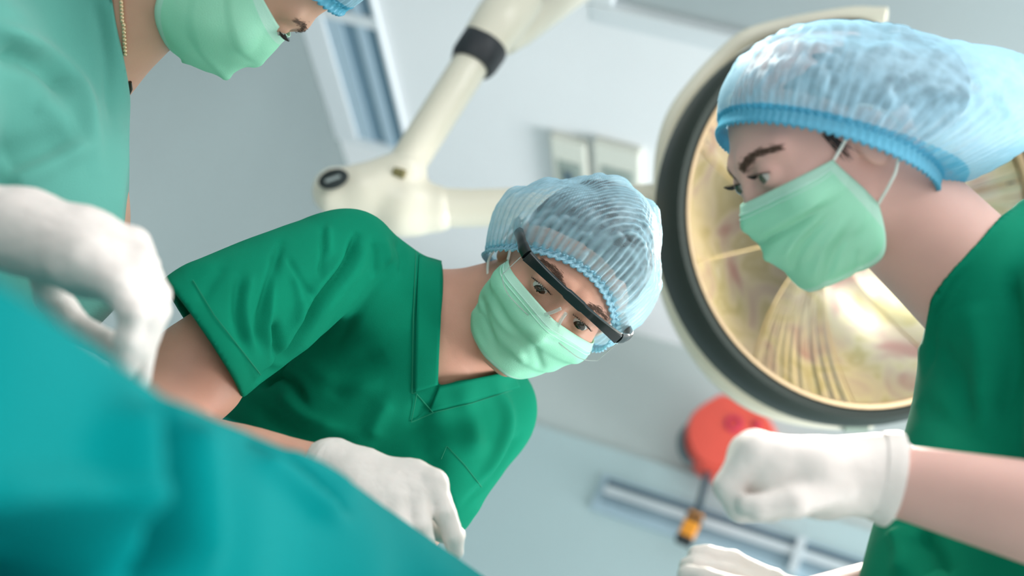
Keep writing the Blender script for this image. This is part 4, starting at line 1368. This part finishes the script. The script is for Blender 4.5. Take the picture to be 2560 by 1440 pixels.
V, Q = mesh_sdf(bodyN, P(1760, 1640, 1.3) - np.array([0, 0, .42]), P(2960, 120, 1.3) + np.array([.02, 0, .4]), .003, 2)
bodyn = obj('body', V, Q, M_skinF, nur)


def scrubN(p):
    q = proj(p.astype(float))
    d = smin(torsoN(p), neckN(p) - .005, .03)
    n1 = (NA[1] - NA[0]) / np.linalg.norm(NA[1] - NA[0]); n2 = (NB[1] - NB[0]) / np.linalg.norm(NB[1] - NB[0])
    s1 = smax(cap(p, NA[0], NA[0] + n1 * .2, .062, .07), (p - (NA[0] + n1 * .12).astype(np.float32)) @ n1.astype(np.float32), .002)
    s2 = smax(cap(p, NB[0], NB[0] + n2 * .2, .058, .066), (p - (NB[0] + n2 * .13).astype(np.float32)) @ n2.astype(np.float32), .002)
    d = smin(smin(d, s1, .02), s2, .02)
    poly = [(1700, 400), (1700, 900), (2250, 900), (2306, 860), (2332, 745), (2370, 690), (2410, 640), (2480, 563), (2570, 480), (2570, 300)]
    cut = inpoly(q, poly) * (-p[:, 2]) / F
    return np.maximum(d, -cut)


V, Q = mesh_sdf(scrubN, P(2000, 2000, 1.3) - np.array([0, 0, .45]), P(3000, 420, 1.3) + np.array([.02, 0, .4]), .004, 2)
N = normals(V, Q)
V = V + N * (.004 * noise3(V * np.array([7, 5, 5]), 15, 2))[:, None]
V = folds(V, N, [([(2330, 860), (2400, 960), (2420, 1080)], 36, -.008), ([(2420, 760), (2460, 900), (2440, 1060)], 40, .008), ([(2520, 700), (2530, 900), (2500, 1100)], 26, -.008), ([(2290, 1000), (2400, 1080), (2560, 1120)], 30, -.005),
                 ([(2240, 1320), (2260, 1380), (2250, 1450)], 26, .008), ([(2290, 1330), (2330, 1400), (2350, 1450)], 30, -.012), ([(2410, 670), (2340, 800), (2310, 950)], 8, -.003)])
scrubn = obj('scrub_top', V, Q, M_scrub, nur)
face_dir = (hn.R @ np.array([0, 0, 1.])) @ RC.T
legs(nur, hipN, M_scrub, face_dir[:2])
hairN = hair_fn(r=(.078, .075, .098), cen=(0, -.009, -.001), tilt=43, gap=.02, bun=((0, .012, -.115), (.058, .052, .05)))
make_hair(hn, bodyn, hairN, .22)
# loose strands at the nape and temple
r_ = np.random.default_rng(3)


def strands(spots):
    b = MB()
    for a, e, r in spots:
        def on(q, lift):
            o = np.array([[0, q[1], -.03]]); d = np.array([[q[0], 0, q[2] + .03]]); d /= np.linalg.norm(d)
            return hn.cam(o[0] + d[0] * (hn.trace(o, d)[0] + lift))
        b.tube([on(a, .002), on((np.array(a) + e) / 2, .0025), on(e, .0015)], [r, r * .8, .0001], 5, caps=False)
    return b.build('hair_strands', M_hair, bodyn, space='cam')


strands([(np.array([.05, -.05 + r_.normal() * .004, -.062 - .02 * i / 60 + r_.normal() * .004]), np.array([.05, -.075 - r_.uniform(0, .025), -.05 - .03 * i / 60 + r_.normal() * .006]), .0008) for i in range(60)])
strands([(np.array([.07, .012 + r_.normal() * .003, .022 + .012 * i / 22]), np.array([.07, -.004 - r_.uniform(0, .02), .016 + r_.normal() * .005]), .0005) for i in range(22)])
make_eyes(hn, bodyn, M_iris2, (-.1, -.25, 1))
for sd in (-1, 1):
    make_brow(hn, bodyn, sd, [(sd * .012, .0125, .09), (sd * .022, .0180, .088), (sd * .036, .0212, .08), (sd * .053, .0165, .066)], seed=13 + sd, n=620, thick=.0046)
    make_lashes(hn, bodyn, sd, 22, 25 + sd, .009)
mk, G = make_mask(hn, nur, 5, 57, .122, strokes=[([(1895, 610), (1985, 565), (2065, 515)], 9, -.0036), ([(1900, 580), (1990, 535), (2060, 500)], 9, .0022), ([(1982, 680), (2000, 620), (2075, 535)], 10, -.0036), ([(1960, 650), (1990, 600), (2060, 535)], 10, .0022),
    ([(2060, 715), (2085, 640), (2130, 560)], 9, -.0036), ([(2035, 690), (2065, 610), (2110, 550)], 9, .0026), ([(2140, 700), (2150, 620)], 9, -.002)], drop=-.002, wrap=18, low=9, nose=-.0165)
make_loops(hn, mk, G)
make_cap(hn, nur, M_cap2, tilt=43, H_=.112, puff=.15, taut=400, back=.080, sag=.32, seed=12, ridges=0, gathers=84, cen=(0, -.009, -.001), rx=.093, rm=.110, wob=.009, band=.016, hairs=hairN)
# near glove: closed hand in front of the torso
w0 = P(2205, 1192, 1.15)
palm = []; fing = []
for k in range(4):
    z = (k - 1.5) * .017
    kx = 1872 + 14 * abs(k - 1)
    kn = P(kx, 1128 + 8 * k, 1.15 + z)
    palm.append([(w0, .0295), (P(2040, 1176, 1.15 + z * .8), .023), (kn, .0165)])
    fing.append([(kn, .0165), (P(1822 + 8 * k, 1215 + 6 * k, 1.15 + z), .0125), (P(1850 + 8 * k, 1272, 1.15 + z), .0108), (P(1935, 1276, 1.15 + z), .0095)])
palm.append([(w0, .029), (P(2060, 1210, 1.14), .026), (P(1930, 1205, 1.14), .024)])
palm.append([(P(1930, 1190, 1.13), .022), (P(1880, 1200, 1.16), .022)])
fing.append([(P(2090, 1215, 1.125), .017), (P(1985, 1255, 1.105), .0128), (P(1900, 1268, 1.105), .0105), (P(1868, 1262, 1.108), .009)])
make_glove(nur, palm, fing, seed=8, a=.0004, cuff=(P(2222, 1196, 1.15), P(2150, 1180, 1.15) - P(2222, 1196, 1.15), .0375, 0))
# far glove: fingers and thumb at the lower edge
w1 = NB[2]
palm = [[(w1, .028), (P(1930, 1470 + 22 * k, 1.26 - .01 * k), .016)] for k in range(3)]
fing = [[(P(1930, 1465, 1.26), .015), (P(1830, 1408, 1.25), .0115), (P(1765, 1390, 1.25), .0098), (P(1742, 1388, 1.25), .0085)],
        [(P(1930, 1490, 1.25), .015), (P(1810, 1440, 1.23), .0115), (P(1740, 1418, 1.235), .0098), (P(1720, 1415, 1.24), .0085)],
        [(P(1930, 1514, 1.24), .014), (P(1820, 1480, 1.22), .011), (P(1760, 1460, 1.22), .0095)],
        [(P(1930, 1514, 1.23), .012), (P(1850, 1510, 1.21), .010), (P(1800, 1500, 1.21), .0085)],
        [(P(1950, 1500, 1.22), .016), (P(1850, 1480, 1.20), .012), (P(1760, 1450, 1.205), .0105), (P(1718, 1436, 1.215), .009)]]
make_glove(nur, palm, fing, seed=9)

# ------------------------------------------------------------------ the assistant on the left
hl = Head(P(702, 74, 1.45), -1, np.array([.974, .225, 0]), np.array([.205, -.885, -.42]), female=True)
hipL = P(-130, 420, 1.50) + DOWN * .45
asn = empty('person', tuple(ground(hipL)))
tag(asn, 'person in pale teal gown with bead necklace, masked face cut off at the top', 'person')
LB = [P(-150, 230, 1.33), P(-420, 560, 1.12), P(30, 568, 1.09)]


def torsoL(p):
    d = cap(p, P(30, 130, 1.52), P(15, 545, 1.45), .122, .122)
    d = smin(d, cap(p, P(15, 545, 1.45), hipL, .122, .16), .08)
    d = smin(d, cap(p, P(120, -60, 1.52), P(30, 130, 1.52), .085, .11), .05)
    d = smin(d, cap(p, P(-90, 130, 1.36), P(80, 60, 1.68), .07, .07), .05)
    return d


def neckL(p):
    nk = cap(p, hl.cam((0, -.05, -.03)), P(250, 30, 1.50), .055, .062)
    return smin(nk, cap(p, hl.cam((0, -.075, .0)), P(240, 110, 1.50), .04, .055), .04)


def bodyL(p):
    h = hl.sdf(hl.loc(p))
    nk = neckL(p)
    d = smin(h, smin(nk, torsoL(p) + .018, .045), .022)
    a = smin(cap(p, LB[0], LB[1], .03, .04), cap(p, LB[1], LB[2], .045, .028), .02)
    return smin(d, a, .015)


V, Q = mesh_sdf(bodyL, P(-560, 1000, 1.3) - np.array([0, 0, .5]), P(940, -320, 1.45) + np.array([.02, 0, .45]), .0033, 2)
bodyl = obj('body', V, Q, M_skinT, asn)


def gownL(p):
    q = proj(p.astype(float))
    d = smin(torsoL(p), neckL(p) - .006, .045)
    n1 = (LB[1] - LB[0]) / np.linalg.norm(LB[1] - LB[0])
    s1 = cap(p, LB[0], LB[1], .068, .066)
    s1 = smax(s1, (p - (LB[0] + n1 * .18).astype(np.float32)) @ n1.astype(np.float32), .002)
    d = smin(d, s1, .02)
    poly = [(270, -400), (285, 0), (306, 120), (322, 250), (321, 400), (309, 540), (300, 620), (480, 620), (700, -400)]
    cut = inpoly(q, poly) * (-p[:, 2]) / F
    return np.maximum(d, -cut)


V, Q = mesh_sdf(gownL, P(-520, 1150, 1.45) - np.array([0, 0, .5]), P(420, -330, 1.45) + np.array([.02, 0, .45]), .0045, 2)
N = normals(V, Q)
V = V + N * (.004 * noise3(V * np.array([7, 4, 5]), 25, 2))[:, None]
V = folds(V, N, [([(0, 125), (110, 165), (190, 235)], 30, -.015), ([(-20, 65), (120, 140), (205, 235), (240, 420)], 24, .012), ([(0, 400), (110, 360), (190, 330)], 40, -.011), ([(20, 470), (150, 400), (230, 360)], 28, .008), ([(235, 0), (265, 150), (282, 330)], 14, -.005), ([(90, 250), (150, 300), (190, 420)], 26, .006)])
gown = obj('gown', V, Q, M_gown, asn)
legs(asn, hipL, M_gown, (((hl.R @ np.array([0, 0, 1.])) @ RC.T)[:2]))
hairL = hair_fn(cen=(0, .022, -.008), tilt=28, gap=.018)
make_hair(hl, bodyl, hairL, .17)
make_eyes(hl, bodyl, M_iris, (0, -.5, 1))
for sd in (-1, 1):
    make_brow(hl, bodyl, sd, [(sd * .014, .0185, .09), (sd * .03, .024, .085), (sd * .048, .02, .07)], seed=33 + sd, n=300, thick=.0045)
    make_lashes(hl, bodyl, sd, 22, 45 + sd, .008)
mk, G = make_mask(hl, asn, 8, 64, .120, strokes=[([(494, 20), (470, 110), (462, 175)], 9, -.0045), ([(480, 30), (490, 110), (500, 180)], 9, .003), ([(555, 5), (548, 80), (553, 180)], 9, -.005), ([(575, -10), (590, 100), (575, 195)], 9, .004), ([(600, 15), (640, 90), (668, 125)], 8, -.004),
    ([(612, 95), (632, 135), (662, 150)], 9, .004), ([(430, 40), (425, 120)], 9, -.003), ([(525, -10), (520, 90), (530, 180)], 9, .003)], puff=.026, bag=.007, nose=.004, drop=.012)
make_loops(hl, mk, G)
make_cap(hl, asn, M_cap2, tilt=28, H_=.118, puff=.10, back=.02, seed=22, gathers=60, cen=(0, .022, -.008), rx=.092, rm=.103, wob=.007, hairs=hairL)
# bead necklace along the collar
hitb = caster(toc(np.array([np.array(v.co) for v in bodyl.data.vertices]) + np.array(asn.location)), np.array([list(p.vertices) for p in bodyl.data.polygons]))
b = MB(); prev = None
for i in range(22):
    x = 300 + 10 * (i / 21) + (3 if i > 12 else 0); y = -60 + 195 * i / 21
    c = hitb(x, y, .002)
    if c is None: continue
    b.lathe(c, (0, 1, 0), [(.0024 * math.sin(a), .0024 * math.cos(a)) for a in np.linspace(.01, PI - .01, 9)], 12)
b.build('necklace', mat('gold_beads', srgb(226, 200, 160), .25, metal=.6), asn, space='cam')
b = MB(); pp = [hitb(326, 205, .004), hitb(325, 222, .004), hitb(322, 238, .004)]
pp = [q for q in pp if q is not None]
if len(pp) == 3:
    b.tube(pp, [.0015, .003, .0012], 10); b.build('pendant', mat('dark_bronze', srgb(70, 62, 50), .35, metal=.6), asn, space='cam')
# gloved right hand, fingers hanging down
w0 = P(60, 578, 1.088)
palm = [[(P(-20, 562, 1.09), .031), (w0, .0295), (P(210, 610, 1.085), .028), (P(320, 622, 1.09), .0185)],
        [(w0, .029), (P(230, 650, 1.07), .024), (P(340, 668, 1.07), .018)],
        [(w0, .028), (P(220, 655, 1.06), .022), (P(330, 705, 1.055), .0165)],
        [(w0, .027), (P(200, 650, 1.055), .020), (P(290, 712, 1.04), .015)]]
fing = [[(P(320, 622, 1.09), .0165), (P(385, 735, 1.085), .0128), (P(360, 850, 1.08), .0108), (P(338, 925, 1.08), .0092)],
        [(P(340, 668, 1.07), .0160), (P(385, 775, 1.065), .0126), (P(352, 880, 1.06), .0106), (P(348, 955, 1.06), .0088)],
        [(P(330, 705, 1.055), .0150), (P(368, 790, 1.045), .0118), (P(335, 870, 1.04), .0102), (P(312, 925, 1.04), .0085)],
        [(P(290, 712, 1.04), .0130), (P(335, 785, 1.03), .0105), (P(318, 850, 1.03), .0092), (P(306, 905, 1.035), .0080)],
        [(P(110, 640, 1.10), .017), (P(130, 740, 1.13), .0135), (P(190, 815, 1.13), .0120), (P(275, 862, 1.11), .0105), (P(300, 885, 1.10), .009)]]
make_glove(asn, palm, fing, seed=14, a=.001)
